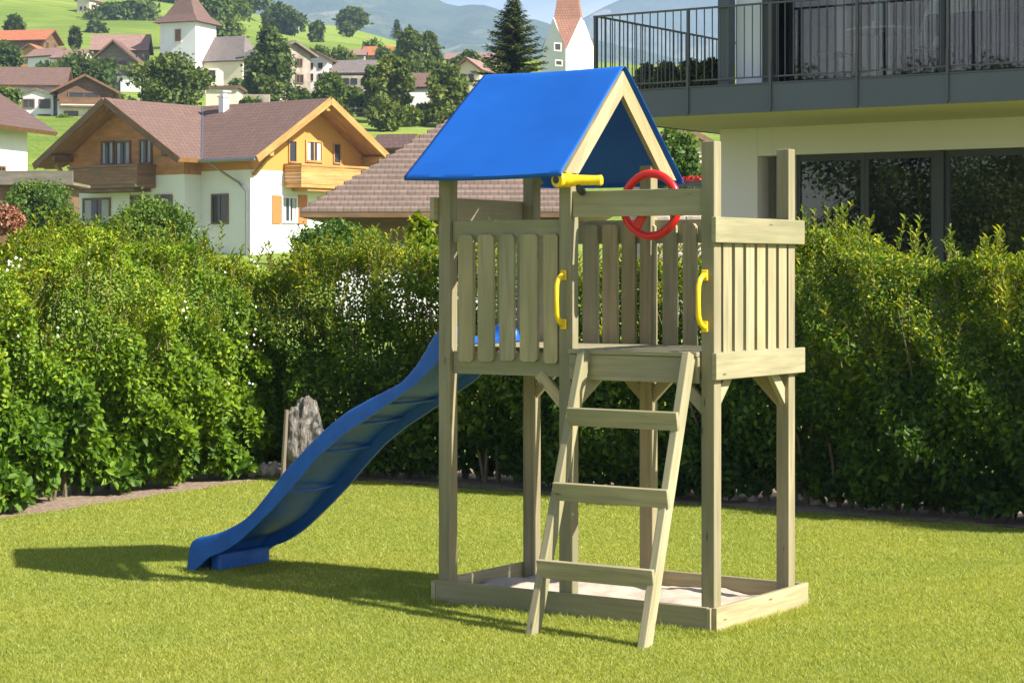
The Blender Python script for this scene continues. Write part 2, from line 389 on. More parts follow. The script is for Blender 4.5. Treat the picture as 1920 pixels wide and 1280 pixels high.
def leaves(name, P, D, Nn, L, W, mat, parent=None, rn=None, simple=False, fold=0.25):
    """P base points, D growth direction, Nn leaf normal; L, W arrays"""
    n = len(P); D = unit(D); Nn = unit(Nn-D*np.sum(Nn*D, 1, keepdims=True)); Sd = np.cross(D, Nn)
    L = L[:, None]; W = W[:, None]; up = Nn*W*fold
    if rn is None: rn = NR.random(n)
    if simple:
        V_ = np.stack([P, P+D*L*.5+Sd*W*.5+up, P+D*L, P+D*L*.5-Sd*W*.5+up], 1).reshape(-1, 3)
        i = np.arange(n)[:, None]*4; Fc = (i+np.array([[0, 1, 2, 3]])).ravel(); return mesh_np(name, V_, Fc, 4, mat, parent, rn)
    tip = P+D*L-Nn*L*0.15
    V_ = np.stack([P, P+D*L*.28+Sd*W*.45+up, P+D*L*.68+Sd*W*.42+up*.8, tip, P+D*L*.68-Sd*W*.42+up*.8, P+D*L*.28-Sd*W*.45+up], 1).reshape(-1, 3)
    i = np.arange(n)[:, None]*6
    Fc = np.concatenate([i+np.array([[0, 1, 2, 3]]), i+np.array([[0, 3, 4, 5]])], 1).ravel()
    return mesh_np(name, V_, Fc, 4, mat, parent, np.repeat(rn, 2))
def rdir(n):
    return unit(NR.normal(size=(n, 3)))
def at(px, py, Y):
    return Vector(((px-CX)/F*Y, Y, CAMZ-(py-HY)/F*Y))

# ------------------------------------------------------------------ terrain
Yk = [0, 25, 60, 85, 100, 115, 130, 150, 170, 200, 215, 260]
Zk = [0, 0, 0.6, 2.0, 3.4, 7.2, 9.7, 12.6, 15.0, 18.6, 20.3, 26.4]
Cpx = [-3000, -700, 0, 250, 440, 560, 640, 700, 750, 830, 1000, 1500, 4000]
Cpy = [-260, -160, -60, -25, 4, 38, 46, 64, 78, 110, 122, 140, 150]
def ground(x, y):
    x = np.asarray(x, float); y = np.asarray(y, float)
    ys = np.maximum(y, 40.); px = CX+F*x/ys
    z = np.interp(y, Yk, Zk)
    crest = np.interp(px, Cpx, Cpy)
    py260 = HY-(26.4-CAMZ)*F/260
    t = np.clip((y-260)/220., 0, 1)
    py = py260+(crest-py260)*t**0.85
    z2 = CAMZ+(HY-py)*y/F
    z = np.where(y > 260, z2, z)
    zc = CAMZ+(HY-crest)*480/F
    d = np.clip((y-480)/250., 0, 1); z = np.where(y > 480, zc+(25-zc)*(d*d*(3-2*d))+(1-d)*0.02*(y-480), z)
    amp = np.clip((y-110)/150., 0, 1)
    z = z+amp*(0.8*np.sin(x*.05+y*.03)+0.5*np.sin(x*.11-y*.07+1.3))
    far = np.clip((y-260)/100, 0, 1)
    return z+far*1.2*np.sin(x*.03+2)*np.sin(y*.025)
def gz(x, y): return float(ground(x, y))
ys = np.concatenate([np.array([-60, -20, 0, 5]), np.arange(8, 30, 2.0), np.arange(30, 260, 4.0), np.arange(260, 760, 9.0), np.array([800, 900, 1100, 1500, 2500, 4900.])])
xs = np.concatenate([np.linspace(-9, -1.2, 18), np.linspace(-1.1, 1.1, 150), np.linspace(1.2, 9, 18)])
YY, XX = np.meshgrid(ys, xs, indexing='ij'); XX = XX*np.maximum(YY, 40.)
ZZ = ground(XX, YY)-np.where(YY < 20, 0.004, 0.)
V_ = np.stack([XX, YY, ZZ], -1).reshape(-1, 3); nx = len(xs)
ii, jj = np.meshgrid(np.arange(len(ys)-1), np.arange(nx-1), indexing='ij'); b0 = (ii*nx+jj).ravel()
g = mesh_np("ground", V_, np.stack([b0, b0+1, b0+nx+1, b0+nx], 1).ravel(), 4, 'meadow')
g.data.shade_smooth(); tag(g, kind="structure")

def mountain(name, Y0, Y1, Y2, cpx, cpy, x0, x1, seed, amp):
    nx_, ny_ = 260, 60
    X = np.linspace(x0, x1, nx_); Yv = np.linspace(Y0, Y2, ny_)
    YY, XX = np.meshgrid(Yv, X, indexing='ij')
    pxr = CX+F*XX/Y1; zr = CAMZ+(HY-np.interp(pxr, cpx, cpy))*Y1/F
    t = np.where(YY < Y1, (YY-Y0)/(Y1-Y0), 1-(YY-Y1)/(Y2-Y1))
    rs = np.random.default_rng(seed); nz = np.zeros_like(XX)
    for k in range(26):
        fr = 0.0016*1.35**(k*.55); an = rs.random()*6.28; ph = rs.random()*6.28
        nz += np.sin((XX*math.cos(an)+YY*math.sin(an))*fr*2+ph)/(1+k*.55)
    t = np.clip(t, 0, 1)
    Z = zr*(t**1.15)+nz*amp*np.sin(np.pi*np.clip(t, 0, 1))**.7+nz*amp*0.06
    V_ = np.stack([XX, YY, Z], -1).reshape(-1, 3)
    ii, jj = np.meshgrid(np.arange(ny_-1), np.arange(nx_-1), indexing='ij'); b0 = (ii*nx_+jj).ravel()
    o = mesh_np(name, V_, np.stack([b0, b0+1, b0+nx_+1, b0+nx_], 1).ravel(), 4, 'mountain'); o.data.shade_smooth()
    return tag(o, kind="structure")
mountain("mountain", 1100, 2900, 3500, [-2000, 300, 640, 740, 820, 850, 895, 925, 965, 1010, 1060, 1110, 1200, 1500], [-60, -60, -55, -40, -6, 12, 5, 14, 30, 38, 58, 75, 100, 150], -3600, 900, 3, 26)
mountain("mountain", 3300, 4000, 4600, [-2000, 600, 900, 1040, 1085, 1120, 1165, 1250, 1340, 1700, 2600], [60, 60, 55, 50, 34, 14, -8, -40, -60, -60, -60], -2200, 3600, 5, 16)

# lawn
Lp0, Lp1 = Vector((-6.2, 9.6)), Vector((-2.08, 17.25))       # foot line of the left hedge
Ld = (Lp1-Lp0).normalized(); Ln = Vector((Ld.y, -Ld.x))
Bp0 = Vector((-1.95, 17.52)); Bd = Vector((0.823, -0.568)); Bn = Vector((-0.568, -0.823))  # back hedge foot line
lawn = MB()
lp = [(-6.2, 9.6), (-2.08, 17.25), (-1.95, 17.42), tuple(Bp0+Bd*13), (12, 0), (-9, 0)]
bm = bmesh.new()
lawn.poly([(x, y, 0.003) for x, y in lp][::-1])
o = lawn.build("lawn", 'lawn_soil'); tag(o, kind="structure")
mul = MB()
mul.poly([(*(Lp0+Ln*0.22-Ld*1), .009), (*(Lp1+Ln*0.2-Ld*.25), .009), (*(Lp1-Ln*0.9), .009), (*(Lp0-Ln*0.9-Ld*1), .009)])
mul.build("soil_bed", 'mulch')["kind"] = "structure"
mul = MB()
mul.poly([(*(Bp0-Bd*1.0-Bn*.05+Bn*.12), .013), (*(Bp0+Bd*13+Bn*.12), .013), (*(Bp0+Bd*13-Bn*1.2), .013), (*(Bp0-Bd*1.0-Bn*1.2), .013)])
mul.build("soil_bed", 'mulch')["kind"] = "structure"

# tower frame of reference (needed to keep grass out of the sandbox)
TA = Vector((-0.39, 10.69)); TU = Vector((0.83, -0.5577)).normalized(); TV = Vector((0.5577, 0.83)).normalized()
TANG = math.atan2(TU.y, TU.x)
def tl(u, v, z): p = TA+TU*u+TV*v; return Vector((p.x, p.y, z))

# grass blades (one uncountable mass)
def grass():
    n = 1250000
    r0, r1 = 8.2, 17.8
    Y = r0+(r1-r0)*NR.random(n)**1.25
    X = (NR.random(n)*2-1)*(0.262*Y+0.15)
    n2 = 700000; Y2 = 6.5+11.3*NR.random(n2); sgn = np.where(NR.random(n2) < .5, -1, 1)
    X2 = sgn*(0.262*Y2+0.15+3.2*NR.random(n2)**1.2); X = np.concatenate([X, X2]); Y = np.concatenate([Y, Y2])
    P = np.stack([X, Y], 1)
    ok = ((P-np.array(Lp0))@np.array(Ln) > 0.17+0.04*np.sin(Y*9)+0.02*np.sin(Y*31)) & ((P-np.array(Bp0))@np.array(Bn) > 0.10+0.03*np.sin(X*14))
    d = P-np.array(TA); u = d@np.array(TU); v = d@np.array(TV)
    ok &= ~((u > -0.012) & (u < 1.602) & (v > -0.012) & (v < 0.985))
    P = P[ok]; n = len(P); u = u[ok]; v = v[ok]
    h = 0.009+0.013*NR.random(n)
    edge = ((u > -.10) & (u < 1.70) & (v > -.10) & (v < 1.07))
    h = np.where(edge, h*(1.15+.9*NR.random(n)), h)
    tall = NR.random(n) > .985; h = np.where(tall, h*1.6, h)
    wd = 0.0021+0.0017*NR.random(n); a = NR.random(n)*6.283
    lean = NR.normal(size=(n, 2))*0.75*h[:, None]
    B = np.concatenate([P, np.full((n, 1), 0.002)], 1)
    s = np.stack([np.cos(a), np.sin(a), np.zeros(n)], 1)*wd[:, None]
    T = B+np.concatenate([lean, h[:, None]], 1)
    V_ = np.stack([B-s, B+s, T], 1).reshape(-1, 3)
    rn = NR.random(n)**1.1
    o = mesh_np("grass", V_, np.arange(n*3), 3, 'grass_blade', None, rn)
    tag(o, "short mown bright green lawn grass around the play tower", "grass", kind="stuff")
grass()

# ------------------------------------------------------------------ hedges
def hedge(name, label, p0, d, nrm, length, H, n, mat, big, seed, group=None, tophi=0.0):
    root = thing(name, label, "hedge", (p0.x, p0.y, 0), 0, group)
    rs = np.random.default_rng(seed); nb = 60
    def hfun(s): return H+0.10*np.sin(s*1.7+seed)+0.07*np.sin(s*4.3+seed*2)+0.04*np.sin(s*11.+seed)
    def bulge(s, z): return 0.13*np.sin(s*2.3+z*1.6+seed)+0.11*np.sin(s*4.7-z*4.6)+0.09*np.sin(s*9.7+z*8.7+seed)+0.05*np.sin(s*17+z*3.1)*np.sin(z*15-s*5)
    s = rs.random(n)*length; top = hfun(s)
    kind = rs.random(n)
    z = 0.09+(top-0.09)*rs.random(n)**0.95
    dep = rs.exponential(0.11, n)-0.02
    dep = np.where(kind < 0.22, rs.random(n)*0.9, dep)            # top face
    z = np.where(kind < 0.22, top-np.abs(rs.normal(size=n))*0.07, z)
    dep = np.where(kind > 0.93, 0.2+rs.random(n)*0.5, dep)        # inner leaves
    taper = np.clip((0.5-z)/0.5, 0, 1)*0.16
    rnd_top = np.clip((z-(top-0.35))/0.35, 0, 1)**2*0.25
    off = bulge(s, z)-dep-taper-rnd_top*(kind >= .22)             # along +nrm
    base2 = np.array(p0)+np.outer(s, np.array(d))+np.outer(off, np.array(nrm))
    P = np.concatenate([base2, z[:, None]], 1)-np.array([p0.x, p0.y, 0])
    n3 = np.array([nrm[0], nrm[1], 0.0])
    upf = np.where(kind < .22, 1.2, .45)
    Nn = n3[None]*(0.9-0.6*(kind < .22))[:, None]+np.array([0, 0, 1.])[None]*upf[:, None]+rs.normal(size=(n, 3))*0.55
    D = np.array([0, 0, .1])[None]*(1-taper[:, None]*8)+rs.normal(size=(n, 3))*0.6+n3[None]*.35
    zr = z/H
    size = big+(0.030-big)*np.clip(zr*1.35-0.05, 0, 1)
    size = size*(0.7+0.6*rs.random(n))
    # foliage clumps: colour follows the sprig the leaf grows on
    cl = 0.5+0.25*np.sin(s*7.3+z*5)+0.25*np.sin(s*3.1-z*8.1+seed)
    rn = np.clip(rs.random(n)*0.75+0.25*cl*(0.5+zr*.6)+(zr-0.6)*(0.30 if big > .07 else .55), 0, 1)  # height term paints the lit top and shaded lower half into the leaf colour
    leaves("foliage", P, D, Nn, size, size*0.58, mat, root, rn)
    # upright shoots along the top and standing proud of the face
    ns = int(length*(46+260*tophi)); ss = rs.random(ns)*length; bt = hfun(ss)
    face = rs.random(ns) < 0.55
    sz = np.where(face, bt*(0.55+.4*rs.random(ns)), bt-0.10); so = np.where(face, bulge(ss, sz)-0.02, -0.1-0.55*rs.random(ns))
    LP = []; LD = []; LN = []; LL = []
    st = MB()
    for k in range(ns):
        q = Vector((d[0]*ss[k]+nrm[0]*so[k], d[1]*ss[k]+nrm[1]*so[k], sz[k]))
        dr = Vector((rs.normal()*.28+nrm[0]*.2*face[k], rs.normal()*.28+nrm[1]*.2*face[k], 1)).normalized(); hh = 0.10+0.20*rs.random()**1.6+tophi*rs.random()
        st.tube([q-dr*.1, q+dr*hh*.5, q+dr*hh], [.004, .003, .0012], 3, cap=False)
        m_ = int(7+hh*38)
        for j in range(m_):
            t = j/m_; a = j*2.4+rs.random(); o_ = Vector((math.cos(a), math.sin(a), 0.75+t*.9)).normalized()
            LP.append(q+dr*hh*t); LD.append(o_); LN.append(Vector((-math.cos(a)*.7, -math.sin(a)*.7, 1))); LL.append(0.035+0.035*rs.random())
    LP, LD, LN, LL = map(np.array, (LP, LD, LN, LL))
    leaves("shoot", LP, LD, LN, LL, LL*0.32, 'shoot_leaf', root, fold=.35)
    # woody stems down to the soil
    for k in range(int(length*7)):
        s0 = rs.random()*length; x, y = d[0]*s0-nrm[0]*(0.2+.35*rs.random()), d[1]*s0-nrm[1]*(0.2+.35*rs.random())
        for b_ in range(3):
            hx, hy = rs.normal()*.12, rs.normal()*.12
            st.tube([(x, y, -.02), (x+hx*.3, y+hy*.3, .35), (x+hx, y+hy, .85), (x+hx*1.8, y+hy*1.8, H*.8)], [.018, .014, .009, .004], 5, cap=False)
    st.build("stem", 'stem', root)
    return root
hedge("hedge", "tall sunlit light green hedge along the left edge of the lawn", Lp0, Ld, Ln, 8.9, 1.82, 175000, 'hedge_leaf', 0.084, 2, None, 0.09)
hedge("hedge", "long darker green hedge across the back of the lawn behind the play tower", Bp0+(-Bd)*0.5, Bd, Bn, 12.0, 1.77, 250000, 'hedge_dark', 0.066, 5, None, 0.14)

# white flecks added to imitate bright background glimpsed through the left hedge
def gap_flecks():
    P = []
    for (px, py, sx, sy, n) in ((20, 492, 28, 14, 160), (440, 640, 60, 50, 330), (330, 560, 60, 60, 70), (470, 500, 40, 26, 110), (60, 610, 25, 20, 60), (130, 620, 20, 30, 50), (165, 500, 40, 30, 40), (420, 720, 60, 30, 60)):
        for k in range(int(n*.06)):
            x_ = px+NR.normal()*sx*.6; y_ = py+NR.normal()*sy*.6; r_ = (x_-CX)/F
            # meet the hedge's face plane
            t = (Lp0.x*Ln.x+Lp0.y*Ln.y+0.06+NR.normal()*.05)/(r_*Ln.x+Ln.y)
            P.append(at(x_, y_, t))
    P = np.array(P); n = len(P); k = 4
    Pr = np.repeat(P, k, 0); a = np.tile(np.arange(k)*2*math.pi/k, n); D = np.stack([np.cos(a), np.full(n*k, .15), np.sin(a)], 1)
    Nn = np.tile(np.array([[.5, -.8, .4]]), (n*k, 1))+NR.normal(size=(n*k, 3))*.3
    o = leaves("gap_fleck", Pr, D, Nn, np.full(n*k, .012), np.full(n*k, .010), 'fleck_white', None)
    return o
bl = gap_flecks(); tag(bl, "small white flecks added as bright gaps through the sunlit left hedge", "gap_fleck", kind="stuff")

# stones glimpsed under the back hedge
def rock_mesh(seed, sub=3, rough=.25, sx=1, sy=1, sz=1):
    bm = bmesh.new(); bmesh.ops.create_icosphere(bm, subdivisions=sub, radius=1)
    from mathutils import noise as mn
    for v in bm.verts:
        p = v.co*1.1+Vector((seed*3.1, seed*1.7, 0)); k = 1+rough*mn.fractal(p*1.2, 1, 2, 4)
        v.co = Vector((v.co.x*sx, v.co.y*sy, v.co.z*sz))*k
    me = bpy.data.meshes.new("stone"); bm.to_mesh(me); bm.free(); me.shade_smooth(); me.set_sharp_from_angle(angle=R(28))
    me.materials.append(M['pale_stone']); return me
rms = [rock_mesh(i, 2, .5) for i in range(5)]
for k in range(46):
    s_ = 0.9+k*.2+rnd.uniform(-.08, .08); off = rnd.uniform(.22, .75); r_ = rnd.uniform(.025, .06)
    p = Bp0+Bd*s_-Bn*off
    o = bpy.data.objects.new("stone", rms[k % 5]); COL.objects.link(o)
    o.location = (p.x, p.y, r_*.5); o.scale = (r_*1.2, r_, r_*rnd.uniform(.8, 1.3)); o.rotation_euler = (rnd.random(), rnd.random(), rnd.random()*6)
    tag(o, "pale pinkish field stone lying under the back hedge", "stone", "stones along the foot of the back hedge")
for k in range(5):
    p = at(470+k*14, 882+rnd.random()*5, 17.2); o = bpy.data.objects.new("stone", rms[k % 5]); COL.objects.link(o)
    o.location = (p.x, p.y, .06); r_ = rnd.uniform(.03, .06); o.scale = (r_, r_, r_*1.2); o.rotation_euler = (k, k*2, k)
    tag(o, "pale stone in the gap between the two hedges, left of the slide", "stone", "stones in the gap between the hedges")
# standing boulder and stake behind the slide
bp = at(570, 890, 16.9)
o = bpy.data.objects.new("boulder", rock_mesh(4, 6, .22, .16, .13, .33)); COL.objects.link(o); o.location = (bp.x, bp.y, .325)
tag(o, "upright weathered grey boulder standing in the hedge gap behind the blue slide", "boulder")
m, nt, b = new_mat('boulder_stone')
n1 = noise(nt, coords(nt, "Object", (1, 1, .3)), 9, 9, 0.75)
nt.links.new(ramp(nt, n1, [(0.38, (0.05, 0.042, 0.035)), (0.46, (0.42, 0.37, 0.32)), (0.62, (0.66, 0.60, 0.54))]), b.inputs["Base Color"]); b.inputs["Roughness"].default_value = .95
bump(nt, b, n1, 1.0, .6)
o.data.materials[0] = m
st = MB(); q = at(529, 893, 16.8); st.tube([(q.x, q.y, -.05), (q.x+.02, q.y, .3), (q.x+.035, q.y, .58)], [.022, .02, .017], 8)
tag(st.build("stake", 'grey_wood'), "thin grey wooden stake beside the boulder", "stake")

# ------------------------------------------------------------------ play tower
T = thing("play_tower", "wooden children's play tower with blue tent roof, blue slide, ladder and sandbox", "play tower", (TA.x, TA.y, 0), TANG)
PW = .07
UA, UC, UD = 0.0, .728, 1.52; VF, VB = .028, .805; PT = 2.30
def post(u, v, z1=PT): part(T, "post", 'pine_post', lambda m: m.box(u, u+PW, v, v+PW, 0, z1), bevel=.004)
for u in (UA, UC, UD):
    post(u, VF, 2.24 if u < 1 else PT); post(u, VB, 2.24 if u < 1 else PT)
# sandbox boards
part(T, "sandbox_board", 'pine', lambda m: m.box(-.0, 1.565, 0, .026, 0, .122), bevel=.003)
part(T, "sandbox_board", 'pine', lambda m: m.box(1.592, 1.618, 0, .97, 0, .124), bevel=.003)
part(T, "sandbox_board", 'pine', lambda m: m.box(0, 1.59, .945, .97, 0, .122), bevel=.003)
part(T, "sandbox_board", 'pine', lambda m: m.box(-.028, -.002, 0, .97, 0, .118), bevel=.003)
part(T, "corner_block", 'pine', lambda m: m.box(1.567, 1.59, -.012, .027, 0, .120), bevel=.003)
# deck: planks run along u, joists and skirts
for k in range(8):
    v0 = .105+k*.0865
    part(T, "deck_plank", 'pine', lambda m: m.box(.004, 1.586, v0, v0+.080, 1.29, 1.312), bevel=.002)
part(T, "deck_plank", 'pine', lambda m: m.box(.80, 1.515, -.006, .098, 1.291, 1.313), bevel=.002)
part(T, "skirt_board", 'pine', lambda m: m.box(.074, .724, .0525, .074, 1.172, 1.286), bevel=.003)
part(T, "skirt_board", 'pine', lambda m: m.box(.802, 1.516, .004, .026, 1.165, 1.288), bevel=.003)
part(T, "skirt_board", 'pine', lambda m: m.box(.0, 1.59, .877, .90, 1.172, 1.30), bevel=.003)
part(T, "skirt_board", 'pine', lambda m: m.box(1.592, 1.617, .0, .935, 1.184, 1.309), bevel=.003)
part(T, "skirt_board", 'pine', lambda m: m.box(.004, .026, .10, .80, 1.172, 1.288), bevel=.003)
# side panel on the right
part(T, "top_rail", 'pine', lambda m: m.box(1.592, 1.617, -.005, .93, 1.825, 1.945), bevel=.003)
def pick(m, x0, x1, y0, y1, z0, z1):
    r = .014
    if x1-x0 > y1-y0:
        pts = [(x0, y0, z0+r), (x0+r, y0, z0), (x1-r, y0, z0), (x1, y0, z0+r), (x1, y0, z1-r), (x1-r, y0, z1), (x0+r, y0, z1), (x0, y0, z1-r)]
        m.prism(pts, (0, y1-y0, 0))
    else:
        pts = [(x0, y0, z0+r), (x0, y0+r, z0), (x0, y1-r, z0), (x0, y1, z0+r), (x0, y1, z1-r), (x0, y1-r, z1), (x0, y0+r, z1), (x0, y0, z1-r)]
        m.prism(pts, (x1-x0, 0, 0))
def picket(*a):
    m = MB(); pick(m, *a)
    for i, (x, y, z) in enumerate(m.v): m.uv[i] = (z+a[0]*7, (x+y)+a[2]*3) if i < len(m.uv) else (0, 0)
    uv = []
    for f_ in m.f:
        for i in f_: x, y, z = m.v[i]; uv.append((z+a[0]*17, x+y+a[2]*13))
    m.uv = uv; r = rnd.random(); m.r = [r]*len(m.f)
    m.build("picket", 'pine', T, bevel=.002)
for k in range(6):
    v0 = .118+k*.1155
    picket(1.566, 1.590, v0, v0+.084, 1.20, 1.93)
# front left panel
part(T, "top_rail", 'pine', lambda m: m.box(.072, .726, .052, .074, 1.835, 1.946), bevel=.003)
from_px = lambda px: 0
def u_at(px, v):
    r = (px-CX)/F; return (r*(TA.y+TV.y*v)-TA.x-TV.x*v)/(TU.x-r*TU.y)
for (a_, b_) in ((859, 886), (895.6, 924.5), (936, 963), (974.6, 1007), (1019, 1045)):
    picket(u_at(a_, .031), u_at(b_, .031), .031, .051, 1.240+rnd.uniform(-.006, .006), 1.874)
# front right beam above the ladder opening
part(T, "cross_beam", 'pine', lambda m: m.box(.800, 1.517, .040, .064, 1.955, 2.082), bevel=.003)
# back rails and pickets
part(T, "top_rail", 'pine', lambda m: m.box(.072, 1.517, .846, .868, 1.835, 1.958), bevel=.003)
def u_at(px, v):
    r = (px-CX)/F; return (r*(TA.y+TV.y*v)-TA.x-TV.x*v)/(TU.x-r*TU.y)
for (a_, b_) in ((1094, 1121), (1131, 1158), (1167, 1192), (1202, 1229), (1244, 1269), (1282, 1306)):
    picket(u_at(a_, .83), u_at(b_, .83), .820, .8445, 1.22, 1.935)
for k in range(5):
    picket(u_at(861+k*36.5, .83), u_at(889+k*36.5, .83), .820, .8445, 1.22, 1.935)
picket(u_at(1322, .83), u_at(1349, .83), .820, .8445, 1.22, 1.935); picket(u_at(1360, .83), u_at(1386, .83), .820, .8445, 1.22, 1.935)
# board over the slide opening, on the left end
part(T, "top_rail", 'pine', lambda m: m.box(-.026, -.002, -.012, .86, 1.950, 2.066), bevel=.003)
# braces
def brace(p0, p1, w, t, side): part(T, "brace", 'pine', lambda m: m.beam(p0, p1, w, t, side), bevel=.003)
L_ = .155
brace((UD+.035, VF+PW+L_-.02, 1.205), (UD+.035, VF+PW-.03, 1.205-L_-.01), .06, .028, (1, 0, 0))
brace((UD+.035, VB-L_+.02, 1.205), (UD+.035, VB+.03, 1.205-L_-.01), .06, .028, (1, 0, 0))
for (u0, sgn, v0) in ((UC, -1, VF+.035), (UA+PW, 1, VF+.035), (UC+PW, 1, VF+.035), (UD, -1, VF+.035), (UA+PW, 1, VB+.035), (UC, -1, VB+.035), (UC+PW, 1, VB+.035), (UD, -1, VB+.035)):
    if (u0, sgn, v0) == (UA+PW, 1, VF+.035): continue
    brace((u0+sgn*(L_-.02), v0, 1.185), (u0-sgn*.03, v0, 1.185-L_-.01), .06, .028, (0, 1, 0))
# gable frames and tent roof
VM, VH, EZ, RZ = .477, .566, 2.168, 2.722
def gable(u0, u1):
    g_ = empty("gable_frame", (0, 0, 0), 0, T); wd = .088
    a = math.atan2(RZ-EZ, VH); dv, dz = wd/math.sin(a), wd/math.cos(a)
    for s_ in (-1, 1):
        e0 = VM+s_*(VH-.02)
        pts = [(u0, e0, EZ-.0), (u0, VM, RZ-.02), (u0, VM, RZ-.02-dz), (u0, e0-s_*dv, EZ)]
        mb = MB(); mb.prism(pts, (u1-u0, 0, 0))
        uv = []
        for f_ in mb.f:
            for i in f_: x, y, z = mb.v[i]; uv.append((z*1.4+s_*9, (y-s_*(-z)*.7)+x))
        mb.uv = uv
        mb.build("rafter", 'pine', g_, bevel=.003)
gable(.800, .826); gable(-.030, -.004)
def canopy():
    nu, nv = 46, 30; mb_v = []; fs = []; uvs = []
    def pt(i, j, side):
        tu = i/nu; t = j/nv                       # t: 0 ridge, 1 eave
        ul = -.020+(-.108+.020)*t; ur = .838
        u = ul+(ur-ul)*tu
        sag = math.sin(math.pi*tu)*(.012*math.sin(math.pi*t)+.010*t)
        rid = math.sin(math.pi*tu)*.006*(1-t)
        v = VM+side*(VH+.03)*t; z = RZ+.012+(EZ-RZ-.012)*t-sag-rid
        r0 = max(0, 1-t/.05); z -= .010*r0*r0
        wv = .0022*math.sin(tu*7+t*5)*math.sin(t*3.1)
        return Vector((u, v+side*wv, z+wv-(.0 if t < 1 else 0)))
    rows = []
    for side, rng in ((-1, range(nv, 0, -1)), (1, range(0, nv+1))):
        for j in rng: rows.append([pt(i, j, side) for i in range(nu+1)])
    # hem folding down at each eave
    def hem(row, side):
        return [Vector((p.x, p.y-side*.004, p.z-.018)) for p in row]
    rows = [hem(rows[0], -1)]+rows+[hem(rows[-1], 1)]
    mb = MB(); W_ = nu+1
    for r_ in rows: mb.v += [tuple(p) for p in r_]
    for a in range(len(rows)-1):
        for i in range(nu):
            mb.f.append((a*W_+i, a*W_+i+1, (a+1)*W_+i+1, (a+1)*W_+i)); mb.uv += [(0, 0)]*4; mb.r.append(.5)
    o = mb.build("canopy", 'canopy', T, smooth=True, sharp=60)
    sm = o.modifiers.new("thick", 'SOLIDIFY'); sm.thickness = .003; sm.offset = 1
    return o
canopy()
part(T, "ridge_pole", 'pine', lambda m: m.box(-.03, .80, VM-.02, VM+.02, RZ-.085, RZ-.045), bevel=.003)
# ladder
LD_ = empty("ladder", (0, 0, 0), 0, T)
for (ut, ub) in ((.905, .920), (1.480, 1.522)):
    part(LD_, "ladder_rail", 'pine', lambda m: m.beam((ub, -.505, -.01), (ut, -.018, 1.305), .072, .040, (1, 0, 0)), bevel=.005)
for (z, ul, ur) in ((.305, .905, 1.530), (.655, .915, 1.535), (1.0, .915, 1.515)):
    v = -.485+(z/1.315)*.467
    part(LD_, "rung", 'pine', lambda m: m.obox(((ul+ur)/2, v-.052, z), ((1, 0, 0), Vector((0, 1, .2)).normalized(), Vector((0, -.2, 1)).normalized()), ((ur-ul)/2, .012, .043)), bevel=.003)
# steering wheel, behind the front beam
SW = empty("steering_wheel", (0, 0, 0), 0, T)
wc = Vector((1.195, .118, 2.010)); Rw = .150
part(SW, "rim", 'red', lambda m: m.tube([wc+Vector((math.cos(a)*Rw, math.cos(a*3)*.001, math.sin(a)*Rw)) for a in [k*2*math.pi/48 for k in range(48)]], .0205, 10, closed=True), smooth=True)
for an in (160, 232, 350):
    a = R(an); part(SW, "spoke", 'red', lambda m: m.beam(wc+Vector((0, -.012, 0)), wc+Vector((math.cos(a)*Rw, 0, math.sin(a)*Rw)), .046, .016, (0, 1, 0)), bevel=.004)
part(SW, "hub", 'red', lambda m: m.tube([wc+Vector((0, -.054, 0)), wc+Vector((0, -.02, 0)), wc+Vector((0, .012, 0))], [.03, .034, .03], 16), smooth=True)
# telescope
TS = empty("telescope", (0, 0, 0), 0, T)
tc = Vector((.815, -.045, 2.132)); td = Vector((.93, .32, -.015)).normalized()
part(TS, "tube", 'yellow', lambda m: m.tube([tc+td*t for t in (-.025, -.02, .02, .03, .06, .15, .175, .182)], [.030, .035, .035, .030, .026, .024, .027, .020], 20), smooth=True)
part(TS, "eyepiece", 'yellow', lambda m: m.tube([tc+Vector((-.012, .0, 0)), tc+Vector((-.022, -.038, 0)), tc+Vector((-.024, -.046, 0)), tc+Vector((-.024, -.05, 0))], [.035, .039, .035, .012], 20), smooth=True)
part(TS, "lens", 'dark_plastic', lambda m: m.tube([tc+Vector((-.025, -.0505, 0)), tc+Vector((-.025, -.0525, 0))], [.018, .015], 16))
part(TS, "bracket", 'dark_plastic', lambda m: m.tube([tc+Vector((.06, .02, -.015)), tc+Vector((.06, .03, -.045)), tc+Vector((.05, .07, -.055))], [.016, .018, .02], 12), smooth=True)
# grab handles
def handle(u, z0, z1):
    v = VF
    pth = [(u, v-.004, z1), (u, v-.022, z1-.001), (u, v-.050, z1-.018), (u, v-.066, z1-.05), (u, v-.068, (z0+z1)/2), (u, v-.066, z0+.05), (u, v-.050, z0+.018), (u, v-.022, z0+.001), (u, v-.004, z0)]
    hd = empty("grab_handle", (0, 0, 0), 0, T)
    part(hd, "grip", 'yellow', lambda m: m.tube(pth, [.015, .0125, .0125, .0125, .0115, .0125, .0125, .0125, .015], 12), smooth=True)
    for z in (z0, z1):
        part(hd, "foot_plate", 'yellow', lambda m: m.box(u-.017, u+.017, v-.010, v, z-.026, z+.026), bevel=.006)
handle(UC+.030, 1.432, 1.672); handle(UD+.022, 1.432, 1.672)

